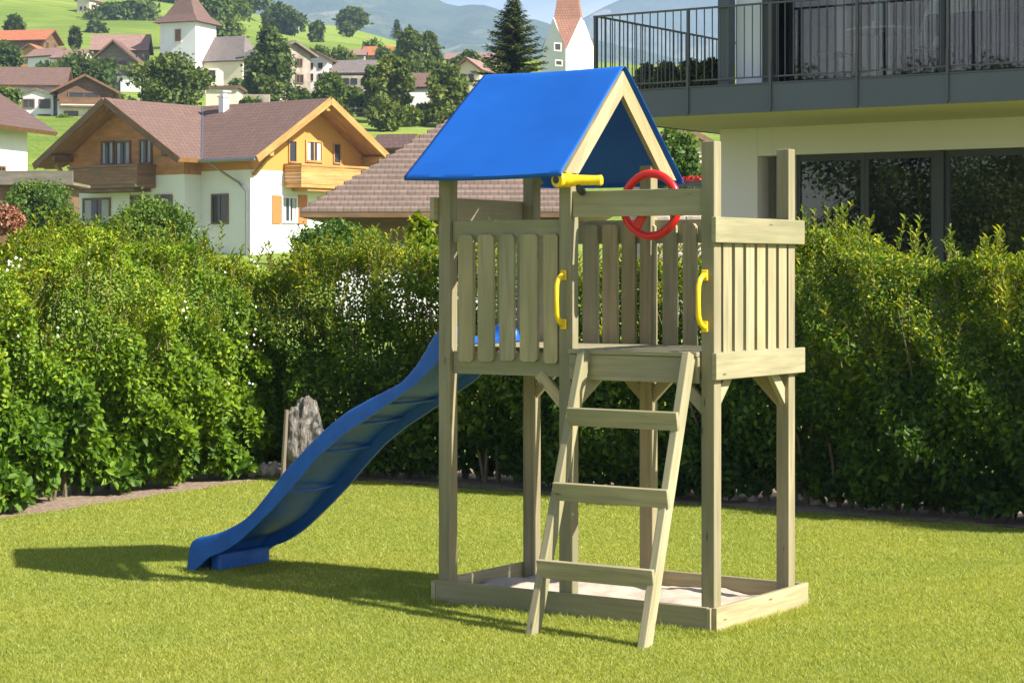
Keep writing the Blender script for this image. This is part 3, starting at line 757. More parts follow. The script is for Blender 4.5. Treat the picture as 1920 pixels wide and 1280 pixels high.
# slide
def slide():
    root = empty("slide", (0, 0, 0), 0, T)
    top = [(.055, 1.33), (.045, 1.375), (.01, 1.402), (-.05, 1.412), (-.10, 1.395), (-.145, 1.350), (-.19, 1.285), (-.251, 1.205), (-.342, 1.120), (-.41, 1.082), (-.48, 1.050), (-.56, 1.016), (-.637, .980), (-.71, .945), (-.779, .902), (-.845, .858), (-.908, .810), (-1.038, .700), (-1.105, .642), (-1.17, .578), (-1.23, .512), (-1.30, .440), (-1.371, .370), (-1.45, .312), (-1.541, .265), (-1.61, .237), (-1.68, .215), (-1.75, .200), (-1.802, .185), (-1.835, .155), (-1.845, .11)]
    low = [(-.05, 1.26), (.3, 1.26)][::-1]
    lu = [.3, .0, -.05, -.138, -.251, -.403, -.558, -.716, -.875, -1.005, -1.104, -1.236, -1.371, -1.49, -1.61, -1.70, -1.745, -1.76, -1.86]
    lz = [1.30, 1.30, 1.26, 1.190, 1.096, 1.005, .915, .825, .712, .590, .490, .372, .262, .172, .118, .085, .055, .0, .0]
    lz = [z_ for z_ in lz]
    def zlow(u): return float(np.interp(-u, [-x for x in lu], lz))
    v0, v1 = .170, .705; secs = []
    for (u, zt) in top:
        zb = zlow(u); zf = zb+(zt-zb)*.74
        if u > -.06: zf = 1.322; zb = 1.316
        e = max(0, min(1, (-1.70-u)/.14)) if u < -1.70 else 0
        if e: zf = min(zf, zt-.025)*(1-e)+(.02)*e*1+0; zf = max(zf, zb+.012)
        fl = .012 if zt-zb > .05 else .004
        zm = max(zf-.016, zb+.004)
        sec = [(v0-fl, zb), (v0-.004, (zb+zt)/2), (v0+.004, zt-.020), (v0+.010, zt-.005), (v0+.022, zt), (v0+.036, zt-.005), (v0+.044, zt-.022),
               (v0+.052, zf+(zt-zf)*.35), (v0+.075, zf+.006), (v0+.12, zf), ((v0+v1)/2, zf-.004), (v1-.12, zf), (v1-.075, zf+.006), (v1-.052, zf+(zt-zf)*.35),
               (v1-.044, zt-.022), (v1-.036, zt-.005), (v1-.022, zt), (v1-.010, zt-.005), (v1-.004, zt-.020), (v1+.004, (zb+zt)/2), (v1+fl, zb),
               (v1+fl-.018, zb), (v1-.022, zm-.0), (v1-.07, zm-.006), ((v0+v1)/2, zm-.012), (v0+.07, zm-.006), (v0+.022, zm), (v0-fl+.018, zb)]
        secs.append([(u, a, z) for a, z in sec])
    # resample along the path for smoothness
    A_ = np.array(secs); t = np.concatenate([[0], np.cumsum(np.linalg.norm(A_[1:, 4]-A_[:-1, 4], axis=1))]); tt = np.linspace(0, t[-1], 110)
    # Catmull-Rom through the stations
    out = []
    for x in tt:
        k = min(max(np.searchsorted(t, x)-1, 0), len(t)-2); f_ = (x-t[k])/(t[k+1]-t[k])
        p0, p1, p2, p3 = A_[max(k-1, 0)], A_[k], A_[k+1], A_[min(k+2, len(t)-1)]
        out.append(.5*(2*p1+(p2-p0)*f_+(2*p0-5*p1+4*p2-p3)*f_**2+(3*p1-p0-3*p2+p3)*f_**3))
    out = np.array(out); ns, nc = out.shape[:2]
    mb = MB(); mb.v = [tuple(p) for p in out.reshape(-1, 3)]
    for i in range(ns-1):
        for k in range(nc):
            k2 = (k+1) % nc; mb.f.append((i*nc+k, i*nc+k2, (i+1)*nc+k2, (i+1)*nc+k)); mb.uv += [(0, 0)]*4; mb.r.append(.5)
    for e in (0, ns-1):
        ids = [e*nc+k for k in range(nc)]; mb.f.append(tuple(ids if e == 0 else ids[::-1])); mb.uv += [(0, 0)]*nc; mb.r.append(.5)
    mb.build("chute", 'blue', root, smooth=True, sharp=50, fix=True)
    # stiffening ribs across the underside
    for u, dz in ((-.50, 0), (-.73, 0), (-.95, 0), (-1.20, 0)):
        zt = float(np.interp(-u, [-a for a, _ in top], [z for _, z in top])); zb = zlow(u); zf = zb+(zt-zb)*.74-.026
        part(root, "rib", 'blue', lambda m: m.tube([(u+.03*math.sin(math.pi*k/8), v0+.02+(v1-v0-.04)*k/8, zf-.002-.004*math.sin(math.pi*k/8)) for k in range(9)], .009, 8), smooth=True)
    part(root, "foot", 'blue', lambda m: m.box(-1.742, -1.67, v0+.07, v1-.03, .0, .10), bevel=.015)
    return root
slide()
# sand in the box, a heaped and trodden surface (its own material mass)
from mathutils import noise as mn
mb = MB(); nu, nv = 90, 60
for j in range(nv+1):
    for i in range(nu+1):
        u = .004+1.582*i/nu; v = .028+.914*j/nv
        e = min(u, 1.59-u, v, .97-v)
        z = .052+.03*mn.fractal(Vector((u*3, v*3, 0)), 1, 2, 4)+.028*math.exp(-((u-.28)**2+(v-.45)**2)/.05)+.035*math.exp(-((u-1.25)**2+(v-.25)**2)/.09)-.02*max(0, .1-e)*5
        mb.v.append((u, v, max(z, .012)))
for j in range(nv):
    for i in range(nu):
        a = j*(nu+1)+i; mb.f.append((a, a+1, a+nu+2, a+nu+1)); mb.uv += [(0, 0)]*4; mb.r.append(.5)
o = mb.build("sand", 'sand', None, smooth=True, sharp=80); o.location = (TA.x, TA.y, 0); o.rotation_euler = (0, 0, TANG)
tag(o, "pale trodden sand filling the sandbox under the play tower", "sand", kind="stuff")

# ------------------------------------------------------------------ houses
class Frame:
    """local frame of a building: origin (x, y, z), x axis turned by ang; finds where a sight line meets one of its walls"""
    def __init__(s, x, y, ang): s.o = Vector((x, y)); s.p = Vector((math.cos(ang), math.sin(ang))); s.q = Vector((-math.sin(ang), math.cos(ang))); s.ang = ang
    def on_b(s, px, py, b):      # wall plane b = const -> (a, z)
        r = (px-CX)/F; a = (r*(s.o.y+s.q.y*b)-s.o.x-s.q.x*b)/(s.p.x-r*s.p.y)
        Y = s.o.y+s.p.y*a+s.q.y*b; return a, CAMZ-(py-HY)*Y/F
    def on_a(s, px, py, a):      # wall plane a = const -> (b, z)
        r = (px-CX)/F; b = (r*(s.o.y+s.p.y*a)-s.o.x-s.p.x*a)/(s.q.x-r*s.q.y)
        Y = s.o.y+s.p.y*a+s.q.y*b; return b, CAMZ-(py-HY)*Y/F
def win(parent, plane, c, x0, x1, z0, z1, frame='old_larch', pane='dark_pane', t=.06, mull=1, z_off=0, label=None, curtain=False):
    """window on plane ('b' = front wall facing -y, 'a' = side wall facing +x) at coordinate c"""
    z0 -= z_off; z1 -= z_off
    if x1 < x0: x0, x1 = x1, x0
    if z1 < z0: z0, z1 = z1, z0
    def bx(m, u0, u1, d0, d1, w0, w1):
        if plane == 'b': m.box(u0, u1, c-d1, c-d0, w0, w1)
        else: m.box(c+d0, c+d1, u0, u1, w0, w1)
    fw = min(.09, (x1-x0)*.12)
    def fr(m):
        bx(m, x0, x0+fw, -.02, t, z0, z1); bx(m, x1-fw, x1, -.02, t, z0, z1)
        bx(m, x0+fw, x1-fw, -.02, t, z1-fw, z1); bx(m, x0+fw, x1-fw, -.02, t+.03, z0, z0+fw)
        for k in range(1, mull+1):
            xm = x0+(x1-x0)*k/(mull+1); bx(m, xm-fw*.35, xm+fw*.35, -.02, t*.7, z0+fw, z1-fw)
    f_ = part(parent, "window", frame, fr)
    part(f_, "pane", pane, lambda m: bx(m, x0+fw, x1-fw, -.018, .012, z0+fw, z1-fw))
    if curtain:
        part(f_, "curtain", 'curtain', lambda m: bx(m, x0+fw*1.2, x0+(x1-x0)*.30, .012, .018, z0+fw, z1-fw))
        part(f_, "curtain", 'curtain', lambda m: bx(m, x0+(x1-x0)*.68, x1-fw*1.2, .012, .018, z0+fw, z1-fw))
    return f_
def roof_plane(m, e0, e1, r1, r0, th=.16, top='tile'):
    """slab over quad eave e0-e1, ridge r0-r1 (r0 above e0)"""
    e0, e1, r1, r0 = map(Vector, (e0, e1, r1, r0))
    d = (e1-e0).normalized(); nrm = (e1-e0).cross(r0-e0).normalized()
    if nrm.z < 0: nrm = -nrm
    sl = nrm.cross(d)
    def uv(p): q = Vector(p)-e0; return (q.dot(d), q.dot(sl))
    topv = [e0, e1, r1, r0]; bot = [p-nrm*th for p in topv]
    pts = topv
    if (pts[1]-pts[0]).cross(pts[2]-pts[0]).dot(nrm) < 0: pts = pts[::-1]
    m.poly(pts, [uv(p) for p in pts])
    return topv, bot, nrm
def roof_slab(parent, tmat, wmat, planes, th=.16, name="roof"):
    m = MB(); u = MB()
    for pl in planes:
        t_, b_, n_ = roof_plane(m, *pl, th=th)
        bb = b_[::-1] if (b_[1]-b_[0]).cross(b_[2]-b_[0]).dot(n_) > 0 else b_
        u.poly(bb)
        for i in range(4):
            j = (i+1) % 4; q = [t_[i], b_[i], b_[j], t_[j]]
            q = [p-n_*.003 if k in (0, 3) else p for k, p in enumerate(q)]
            u.poly(q)
    r = m.build(name, tmat, parent); u.build("soffit", wmat, r); return r

def house(name, label, px, py_base, Y, rot, w, d, h, rise, oh=.7, wall='white', up=None, roofm='tile_brown', soff='old_larch', wins=(), group="village houses on the hillside", chimney=None, balcony=None, sidewins=(), sink=1.5):
    """gabled house: gable wall (width w) in local x at y = 0 facing -y, ridge runs along +y for d. origin at the middle of the gable wall"""
    X = (px-CX)/F*Y; Z = CAMZ-(py_base-HY)*Y/F
    root = thing(name, label, "house", (X, Y, Z), rot, group)
    hw = w/2
    def walls(m, z0, z1, top):
        if top:
            m.prism([(-hw, 0, z0), (hw, 0, z0), (hw, 0, h), (0, 0, h+rise), (-hw, 0, h)], (0, d, 0))
        else: m.box(-hw, hw, 0, d, z0, z1)
    if up:
        zs = up[1]
        part(root, "wall", wall, lambda m: m.box(-hw, hw, 0, d, -sink, zs)); part(root, "upper_wall", up[0], lambda m: walls(m, zs, 0, True))
    else: part(root, "wall", wall, lambda m: walls(m, -sink, 0, True))
    k = rise/hw; ze = h-oh*k+.1; zr = h+rise+.1
    roof = roof_slab(root, roofm, soff, [((-hw-oh, -oh, ze), (-hw-oh, d+oh, ze), (0, d+oh, zr), (0, -oh, zr)), ((hw+oh, d+oh, ze), (hw+oh, -oh, ze), (0, -oh, zr), (0, d+oh, zr))])
    for (x0, x1, z0, z1) in wins: win(root, 'b', 0, x0, x1, z0, z1, mull=1)
    if not wins and hw > 1.2:
        for k_ in (-1, 1): win(root, 'b', 0, k_*hw*.5-.3, k_*hw*.5+.3, h*.35, h*.8, mull=1)
    if not sidewins and d > 3:
        for k_ in range(int(d/1.6)): win(root, 'a', hw, .6+k_*1.5, 1.2+k_*1.5, h*.35, h*.35+.8, mull=1)
    for (y0, y1, z0, z1) in sidewins: win(root, 'a', hw, y0, y1, z0, z1, mull=1)
    if balcony:
        x0, x1, z0, z1, dp = balcony
        bl_ = part(root, "balcony", 'old_larch', lambda m: (m.box(x0, x1, -dp, 0, z0, z0+.12), m.box(x0, x1, -dp, -dp+.08, z0+.2, z1), m.box(x0, x0+.08, -dp+.081, -.003, z0+.2, z1), m.box(x1-.08, x1, -dp+.081, -.003, z0+.2, z1)))
    if chimney:
        cx_, cy_, ch = chimney
        part(roof, "chimney", 'white', lambda m: (m.box(cx_-.3, cx_+.3, cy_-.3, cy_+.3, h, ch), m.box(cx_-.36, cx_+.36, cy_-.36, cy_+.36, ch, ch+.12)))
    return root

# ---- big chalet: main roof with a cross gable
CH = Frame(-10.94, 88.0, math.atan2(-.6, .8)); cz = 0.0
C0 = thing("chalet", "large alpine chalet with two gables and wooden balconies behind the left hedge", "house", (CH.o.x, CH.o.y, 0), CH.ang)
MID = 5.75; b_w = 7.3; a_l = -10.7; RZc = 9.05; EZc = 6.35; kk = (RZc-EZc)/4.55
wall_top = EZc+kk*.9-.12
# main wing lower/upper; gable at a=0 faces +a
zsp = CH.on_a(600, 325, 0)[1]
part(C0, "wall", 'white', lambda m: (m.box(a_l, 0, 0, b_w, -1, zsp)))
part(C0, "upper_wall", 'ochre', lambda m: m.prism([(-.0, -.0, zsp), (-.0, b_w, zsp), (-.0, b_w, wall_top), (-.0, b_w/2, RZc-.12), (-.0, 0, wall_top)], (a_l, 0, 0)))
# cross wing projecting forward
wa0, wa1 = -10.1, -2.9
part(C0, "wall", 'white', lambda m: m.box(wa0, wa1, -1.0, -.004, -1, zsp-.15))
part(C0, "upper_wall", 'brown_timber', lambda m: m.prism([(wa0, -1.02, zsp-.15), (wa1, -1.02, zsp-.15), (wa1, -1.02, wall_top), (-6.5, -1.02, RZc-.12), (wa0, -1.02, wall_top)], (0, 3.6, 0)))
G = (RZc-EZc)
bf, bb = -.9, b_w+.9
def zmain(b): return RZc-kk*abs(b-3.65)
roof = MB(); und = MB()
def rp(pts, th=.2):
    P_ = [Vector(p) for p in pts]; nrm = Vector((0, 0, 0))
    for i in range(len(P_)): nrm += P_[i].cross(P_[(i+1) % len(P_)])
    nrm.normalize()
    if nrm.z < 0: P_ = P_[::-1]; nrm = -nrm
    hz = Vector((0, 0, 1)).cross(nrm).normalized(); sl = nrm.cross(hz)
    roof.poly(P_, [(p.dot(hz), p.dot(sl)) for p in P_])
    B_ = [p-nrm*th for p in P_]; und.poly(B_[::-1])
    for i in range(len(P_)):
        j = (i+1) % len(P_); und.poly([P_[i]-nrm*.004, B_[i], B_[j], P_[j]-nrm*.004])
# main front slope right of the valley, main back slope, cross gable slopes
rp([(1.2, 3.65, RZc), (1.2, bf, EZc), (-1.95, bf, EZc), (-6.5, 3.65, RZc)])
rp([(1.2, 3.65, RZc), (1.2, bb, EZc), (-12.0, bb, EZc), (-12.0, 3.65, RZc)])
rp([(-12.0, 3.65, RZc), (-12.0, bf, EZc), (-11.05, bf, EZc), (-6.5, 3.65, RZc)])
rp([(-6.5, 3.65, RZc), (-1.95, bf, EZc), (-1.95, -2.2, EZc), (-6.5, -2.2, RZc)])
rp([(-6.5, 3.65, RZc), (-11.05, bf, EZc), (-11.05, -2.2, EZc), (-6.5, -2.2, RZc)])
ro = roof.build("roof", 'tile_brown', C0); und.build("soffit", 'brown_timber', ro)
# bargeboards and purlin ends
def barge(mat, pts, w=.30, t=.07):
    for p0, p1, sd in pts: part(ro, "bargeboard", mat, lambda m: m.beam(p0, p1, w, t, sd), bevel=.01)
barge('larch', [((1.24, bf, EZc-.12), (1.24, 3.65, RZc-.12), (1, 0, 0)), ((1.24, bb, EZc-.12), (1.24, 3.65, RZc-.12), (1, 0, 0))])
barge('old_larch', [((-11.05, -2.24, EZc-.12), (-6.5, -2.24, RZc-.12), (0, 1, 0)), ((-1.95, -2.24, EZc-.12), (-6.5, -2.24, RZc-.12), (0, 1, 0))])
for b_ in (.15, 3.65, 7.15):
    zt_ = zmain(b_)-.42
    part(ro, "purlin", 'larch', lambda m: m.box(.0, 1.1, b_-.12, b_+.12, zt_-.14, zt_+.14), bevel=.02)
    if b_ != 3.65: part(ro, "strut", 'larch', lambda m: m.beam((.05, b_, zt_-.9), (.9, b_, zt_-.15), .14, .14, (0, 1, 0)))
for a_ in (-9.95, -6.5, -3.05):
    zt_ = RZc-kk*abs(a_+6.5)-.42
    part(ro, "purlin", 'old_larch', lambda m: m.box(a_-.12, a_+.12, -2.1, -1.0, zt_-.14, zt_+.14), bevel=.02)
part(ro, "strut", 'larch', lambda m: m.beam((-9.95, -1.05, 6.0-.55), (-9.95, -1.9, 6.0+.3), .14, .14, (1, 0, 0)))
# gutters, valley flashing, downpipe
part(ro, "gutter", 'gutter', lambda m: m.tube([(-1.95, bf-.08, EZc-.1), (1.2, bf-.08, EZc-.1)], .08, 8))
part(ro, "valley_flashing", 'gutter', lambda m: m.beam((-6.45, 3.6, RZc+.0), (-1.95, bf, EZc+.03), .07, .03, (0, 0, 1)))
pa, _ = CH.on_b(348, 360, -.1)
part(C0, "downpipe", 'gutter', lambda m: m.tube([(pa+.55, bf-.05, EZc-.15), (pa+.2, -.5, EZc-.55), (pa, -.1, EZc-.9), (pa, -.1, 0.5)], .05, 8))
part(C0, "downpipe", 'gutter', lambda m: m.tube([(-1.5, bf-.05, EZc-.15), (-1.1, -.5, EZc-.6), (-.6, -.12, EZc-1.0), (-.12, -.12, EZc-1.4), (-.12, -.12, .5)], .05, 8))
part(ro, "chimney", 'white', lambda m: (m.box(-4.80, -4.5, 2.95, 3.3, 7.8, 9.32), m.box(-4.85, -4.45, 2.9, 3.35, 9.322, 9.38), m.box(-4.76, -4.54, 3.0, 3.25, 9.382, 9.55), m.box(-4.87, -4.43, 2.88, 3.37, 9.552, 9.61)))
# left gable: attic windows and balcony
def wb(x0, y0, x1, y1, b, **k):
    a0, z1 = CH.on_b(x0, y0, b); a1, z0 = CH.on_b(x1, y1, b); return win(C0, 'b', b, a0, a1, z0, z1, **k)
def wa(x0, y0, x1, y1, a, **k):
    a0, z1 = CH.on_a(x0, y0, a); a1, z0 = CH.on_a(x1, y1, a); return win(C0, 'a', a, a0, a1, z0, z1, **k)
wb(190, 265, 215, 310, -1.02, curtain=True); wb(217, 265, 246, 310, -1.02, curtain=True); wb(262, 262, 286, 308, -1.02, curtain=True)
wb(156, 372, 208, 424, -1.0, curtain=True); wb(245, 367, 281, 420, -1.0); wb(291, 365, 324, 420, -.998)
wb(397, 364, 429, 420, 0, mull=1)
def balcony(mat, x0, x1, y0, y1, z0, z1, zf, nb):
    bo = part(C0, "balcony", mat, lambda m: m.box(x0, x1, y0, y1, zf-.14, zf), bevel=.01)
    def rail(m):
        m.box(x0-.04, x1+.04, y0-.05, y0+.07, z1-.09, z1)
        m.box(x0-.04, x0+.08, y0+.072, y1, z1-.09, z1); m.box(x1-.08, x1+.04, y0+.072, y1, z1-.09, z1)
    part(bo, "handrail", mat, rail)
    def boards(m):
        nrow = 5
        for k in range(nrow):
            za = z0+(z1-.1-z0)*k/nrow; zb_ = z0+(z1-.1-z0)*(k+1)/nrow-.008
            m.box(x0, x1, y0, y0+.045, za, zb_); m.box(x0, x0+.045, y0+.047, y1-.003, za, zb_); m.box(x1-.045, x1, y0+.047, y1-.003, za, zb_)
    part(bo, "parapet", mat, boards)
a0, _ = CH.on_b(128, 330, -2.1); a1, _ = CH.on_b(257, 330, -2.1); zt_ = CH.on_b(210, 309, -2.1)[1]; zb_ = CH.on_b(210, 350, -2.1)[1]
balcony('balcony_brown', a0, a1, -2.1, -1.022, zb_+.1, zt_, zb_+.08, 8)
part(C0, "balcony_beam", 'old_larch', lambda m: m.box(a0+.5, a1-.3, -2.0, -1.022, zb_-.22, zb_-.062), bevel=.02)
# right gable: windows, balcony, shutters
wa(540, 262, 556, 306, 0, frame='larch', mull=0, curtain=False); wa(572, 262, 604, 306, 0, frame='larch', curtain=True); wa(624, 268, 638, 308, 0, frame='larch', mull=0)
a0, _ = CH.on_a(528, 330, 0); a1, _ = CH.on_a(690, 330, 0)
def balcony_a(mat, x0, x1, y0, y1, z0, z1, zf):
    bo = part(C0, "balcony", mat, lambda m: m.box(x0, x1, y0, y1, zf-.14, zf), bevel=.01)
    part(bo, "handrail", mat, lambda m: (m.box(x1-.07, x1+.05, y0-.04, y1+.04, z1-.09, z1), m.box(x0, x1-.072, y0-.04, y0+.07, z1-.09, z1), m.box(x0, x1-.072, y1-.07, y1+.04, z1-.09, z1)))
    def boards(m):
        for k in range(5):
            za = z0+(z1-.1-z0)*k/5; zb2 = z0+(z1-.1-z0)*(k+1)/5-.008
            m.box(x1-.045, x1, y0, y1, za, zb2); m.box(x0+.003, x1-.047, y0, y0+.045, za, zb2); m.box(x0+.003, x1-.047, y1-.045, y1, za, zb2)
    part(bo, "parapet", mat, boards)
bA = CH.on_a(565, 330, 1.0)[0]; bB = CH.on_a(712, 330, 1.0)[0]
zt_ = CH.on_a(600, 308, 1.0)[1]; zb_ = CH.on_a(600, 350, 1.0)[1]
balcony_a('larch', 0, 1.0, bA, bB, zb_+.1, zt_, zb_+.08)
part(C0, "balcony_beam", 'larch', lambda m: m.box(0, .9, bA+.5, bB-.3, zb_-.2, zb_-.062), bevel=.02)
wa(527, 367, 557, 419, 0, frame='white_metal', curtain=True)
for (x0, x1) in ((510, 525.5), (558.5, 575)):
    p0, zA = CH.on_a(x0, 366, 0); p1, zB = CH.on_a(x1, 420, 0)
    part(C0, "shutter", 'orange_shutter', lambda m: m.box(.002, .05, p0, p1, zB, zA), bevel=.01)
# terrace parapet at the left of the chalet
tp = Frame(*at(170, 450, 84).xy, CH.ang)
o = thing("terrace_wall", "brown rendered terrace parapet with pale coping below the chalet window", "wall", (tp.o.x, tp.o.y, 0), CH.ang)
ax0, zt_ = tp.on_b(118, 427, 0); ax1, _ = tp.on_b(208, 427, 0)
part(o, "wall", 'old_larch', lambda m: m.box(ax0, ax1, 0, .2, -1, zt_-.09)); part(o, "coping", 'white_metal', lambda m: m.box(ax0-.08, ax1+.05, -.06, .26, zt_-.087, zt_))

# ---- hip-roofed barn of stepped shingles, nearer, centre
Xh, Yh = (862-CX)/F*54, 54.0
hb = thing("barn", "low barn with a steep hipped roof of brown wooden shingles behind the play tower", "barn", (Xh, Yh, 0), 0)
hwid = 3.72; ez = CAMZ+(HY-397)*(Yh-hwid)/F; az = ez+2.62
part(hb, "wall", 'old_larch', lambda m: m.box(-hwid+.75, hwid-.75, -hwid+.75, hwid-.75, ez-.75, ez-.03))
part(hb, "wall", 'white', lambda m: m.box(-hwid+.78, hwid-.78, -hwid+.78, hwid-.78, -1, ez-.75))
part(hb, "fascia", 'old_larch', lambda m: (m.box(-hwid-.02, hwid+.02, -hwid-.02, hwid+.02, ez-.13, ez-.005)))
rf = MB(); rows = 19
for side in range(4):
    ca, sa = [(1, 0), (0, 1), (-1, 0), (0, -1)][side]
    def tr(x, y, z): return (x*ca-y*sa, x*sa+y*ca, z)
    for k in range(rows):
        t0, t1 = k/rows, (k+1)/rows; w0 = hwid*(1-t0)+.0; w1 = hwid*(1-t1); z0 = ez+(az-ez)*t0; z1 = ez+(az-ez)*t1
        lift = .075
        nseg = max(1, int(w0*2/1.1))
        jit = [(rnd.uniform(-.012, .012)) for _ in range(nseg+1)]
        for sgi in range(nseg):
            xa, xb = -w0+2*w0*sgi/nseg, -w0+2*w0*(sgi+1)/nseg; ya, yb = -w1+2*w1*sgi/nseg, -w1+2*w1*(sgi+1)/nseg
            l0, l1 = lift+jit[sgi], lift+jit[sgi+1]
            pts = [tr(xa, -w0-.02, z0+l0), tr(xb, -w0-.02, z0+l1), tr(yb, -w1, z1+.004), tr(ya, -w1, z1+.004)]
            rf.poly(pts, [(xa, k*.5+.01), (xb, k*.5+.01), (yb, k*.5+.49), (ya, k*.5+.49)])
            rf.poly([tr(xa, -w0-.02, z0-.02), tr(xb, -w0-.02, z0-.02), tr(xb, -w0-.02, z0+l1), tr(xa, -w0-.02, z0+l0)], [(xa, k*.5+.01), (xb, k*.5+.01), (xb, k*.5+.05), (xa, k*.5+.05)])
rf.build("roof", 'shingle', hb)
# ---- partial house at the left edge
lh = house("chalet", "white chalet cut by the left edge with a wide dark roof overhang", -178, 420, 74, R(-14), 3.3, 6, 4.05, 1.05, .85, 'white', None, 'tile_dark', 'old_larch', wins=((.75, 1.25, 1.75, 2.35),), group=None)
# grey annex roof deck between
an = thing("annex", "flat roofed grey timber annex with a plank parapet beside the left chalet", "building", at(60, 400, 70), 0)
part(an, "parapet", 'grey_wood', lambda m: m.box(-2.6, 1.35, 0, .12, .95, 1.42)); part(an, "wall", 'old_larch', lambda m: m.box(-2.5, .95, .3, 3, -3, .95))
part(an, "window", 'dark_frame', lambda m: m.box(.35, 1.0, .26, .299, .2, .75)); part(an, "roof", 'grey_wood', lambda m: m.box(-2.6, 1.3, .125, 3.2, .955, 1.05))
# ---- village
house("chalet", "white chalet with brown gable roof and wooden balcony on the meadow above the large chalet", 160, 243, 150, R(10), 3.9, 6, 2.85, 1.0, .5, 'white', ('old_larch', 2.0), 'tile_brown', 'old_larch', wins=((-1.5, -.5, .3, 1.3), (.2, 1.3, .3, 1.4), (-1.2, 1.0, 2.15, 2.7)), balcony=(-1.8, 1.8, 1.55, 2.25, .7))
house("chalet", "long white chalet wing with a broad brown roof at the left edge above the meadow", 120, 243, 154, R(96), 5.0, 7.2, 3.15, 1.3, .5, 'white', None, 'tile_brown', 'old_larch', wins=())
o = house("chalet", "small white balcony front below the broad brown roof at the left edge", 68, 243, 150.5, R(4), 2.4, 2.5, 2.5, .4, .2, 'white', None, 'tile_grey', 'grey_wood', wins=((-1.0, -.3, .3, 1.1), (.1, 1.0, .3, 1.1), (-1.0, -.1, 1.5, 2.2), (.2, 1.0, 1.5, 2.2)))
house("house", "house with a bright orange tiled roof in the upper left corner of the village", 96, 100, 238, R(80), 4.6, 6.5, 1.4, 1.2, .5, 'old_larch', None, 'tile_red', 'old_larch', wins=())
house("house", "small timber house with an orange gable roof below the bigger orange roof", 56, 124, 232, R(-8), 2.8, 3, 1.5, .9, .4, 'larch', None, 'tile_red', 'old_larch', wins=((-.7, 0, .4, 1.1), (.3, 1, .4, 1.1)))
house("house", "white cottage with a pink-brown roof behind the left trees", 118, 120, 226, R(60), 2.6, 3.8, .9, .8, .3, 'white', None, 'tile_pink', 'old_larch', wins=((-.7, .5, .2, .7),))
house("house", "low house with a dull pink roof left of the church roofs", 165, 124, 222, R(70), 2.8, 3.4, .9, .8, .3, 'cream', None, 'tile_pink', 'grey_wood', wins=((-.7, .5, .2, .7),))
house("house", "big brown roofed house with a dark timber gable directly left of the church tower", 215, 136, 212, R(-6), 4.2, 6, 1.4, 1.75, .7, 'grey_wood', None, 'tile_brown', 'old_larch', wins=((-1.2, -.4, .4, 1.2), (.4, 1.2, .4, 1.2)))
house("house", "brown roofed outbuilding with its eaves toward the viewer beside the church tower", 276, 136, 216, R(92), 3.5, 5.2, 2.3, 1.5, .4, 'dark_frame' if False else 'grey_wood', None, 'tile_pink', 'old_larch', wins=())
# church with pyramid tower
cf = Frame(*at(300, 180, 213).xy, R(-22)); cz0 = at(300, 200, 213).z
ch = thing("church", "white church with a square tower under a brown pyramid roof and a grey-roofed nave", "church", (cf.o.x, cf.o.y, 0), cf.ang)
tw = 3.9; zt_ = at(300, 44, 213).z
fwn = cf.on_b(367, 100, 0)[0]
part(ch, "tower", 'white', lambda m: m.box(-0.0, fwn, 0, tw*1.05, cz0-2, zt_), bevel=.03)
def pyr(m):
    c_ = Vector((fwn/2, tw*.52, 0)); o_ = .55; prof = [(1.0+o_/(fwn/2), 0), (.80, .9), (.42, 2.3), (.02, 4.0)]
    hx, hy = fwn/2, tw*.525
    ring = []
    for s_, z_ in prof: ring.append([Vector((c_.x+hx*s_*i, c_.y+hy*s_*j, zt_+z_)) for i, j in ((-1, -1), (1, -1), (1, 1), (-1, 1))])
    for r_ in range(3):
        for k in range(4): m.poly([ring[r_][k], ring[r_][(k+1) % 4], ring[r_+1][(k+1) % 4], ring[r_+1][k]])
    m.poly(ring[0][::-1])
part(ch, "tower_roof", 'tile_brown', pyr)
a0, z1 = cf.on_b(327, 54, 0); a1, z0 = cf.on_b(341, 79, 0)
win(ch, 'b', 0, a0, a1, z0, z1, frame='cream', pane='old_larch', mull=0)
part(ch, "window", 'dark_pane', lambda m: m.box(-.03, .02, 1.6, 2.1, zt_-3.2, zt_-1.4))
nz1, nz0 = at(400, 122, 216).z, at(400, 72, 216).z
n0, n1 = fwn+.003, cf.on_b(455, 120, 1.5)[0]
part(ch, "nave", 'cream', lambda m: m.box(n0, n1, 1.5, 6.0, cz0-3, nz1+.1))
part(ch, "nave_roof", 'tile_grey', lambda m: (m.poly([(n0, 1.2, nz1), (n1+.3, 1.2, nz1), (n1-1.0, 3.75, nz0), (n0, 3.75, nz0)]), m.poly([(n1+.3, 1.2, nz1), (n1+.3, 6.3, nz1), (n1-1.0, 3.75, nz0)]), m.poly([(n1+.3, 6.3, nz1), (n0, 6.3, nz1), (n0, 3.75, nz0), (n1-1.0, 3.75, nz0)]), m.box(n0, n1+.28, 1.22, 6.28, nz1-.1, nz1-.01)))
def block(name, label, cat, x0, y0, x1, y1, Y, d, mat, wins=(), rot=0, roof=None, group=None, down=3):
    p0 = at(x0, y1, Y); w_ = (x1-x0)/F*Y; h_ = (y1-y0)/F*Y
    r = thing(name, label, cat, p0, rot, group)
    part(r, "wall", mat, lambda m: m.box(0, w_, 0, d, -down, h_))
    if roof: part(r, "roof", roof, lambda m: m.box(-.25, w_+.25, -.25, d+.25, h_+.002, h_+.2))
    for (wx0, wy0, wx1, wy1) in wins:
        s_ = Y/F; win(r, 'b', 0, (wx0-x0)*s_, (wx1-x0)*s_, (y1-wy1)*s_, (y1-wy0)*s_, frame='dark_frame')
    return r
block("building", "flat white block with a dark roof edge below the church tower", "building", 226, 142, 275, 190, 205, 5, 'white', roof='dark_frame')
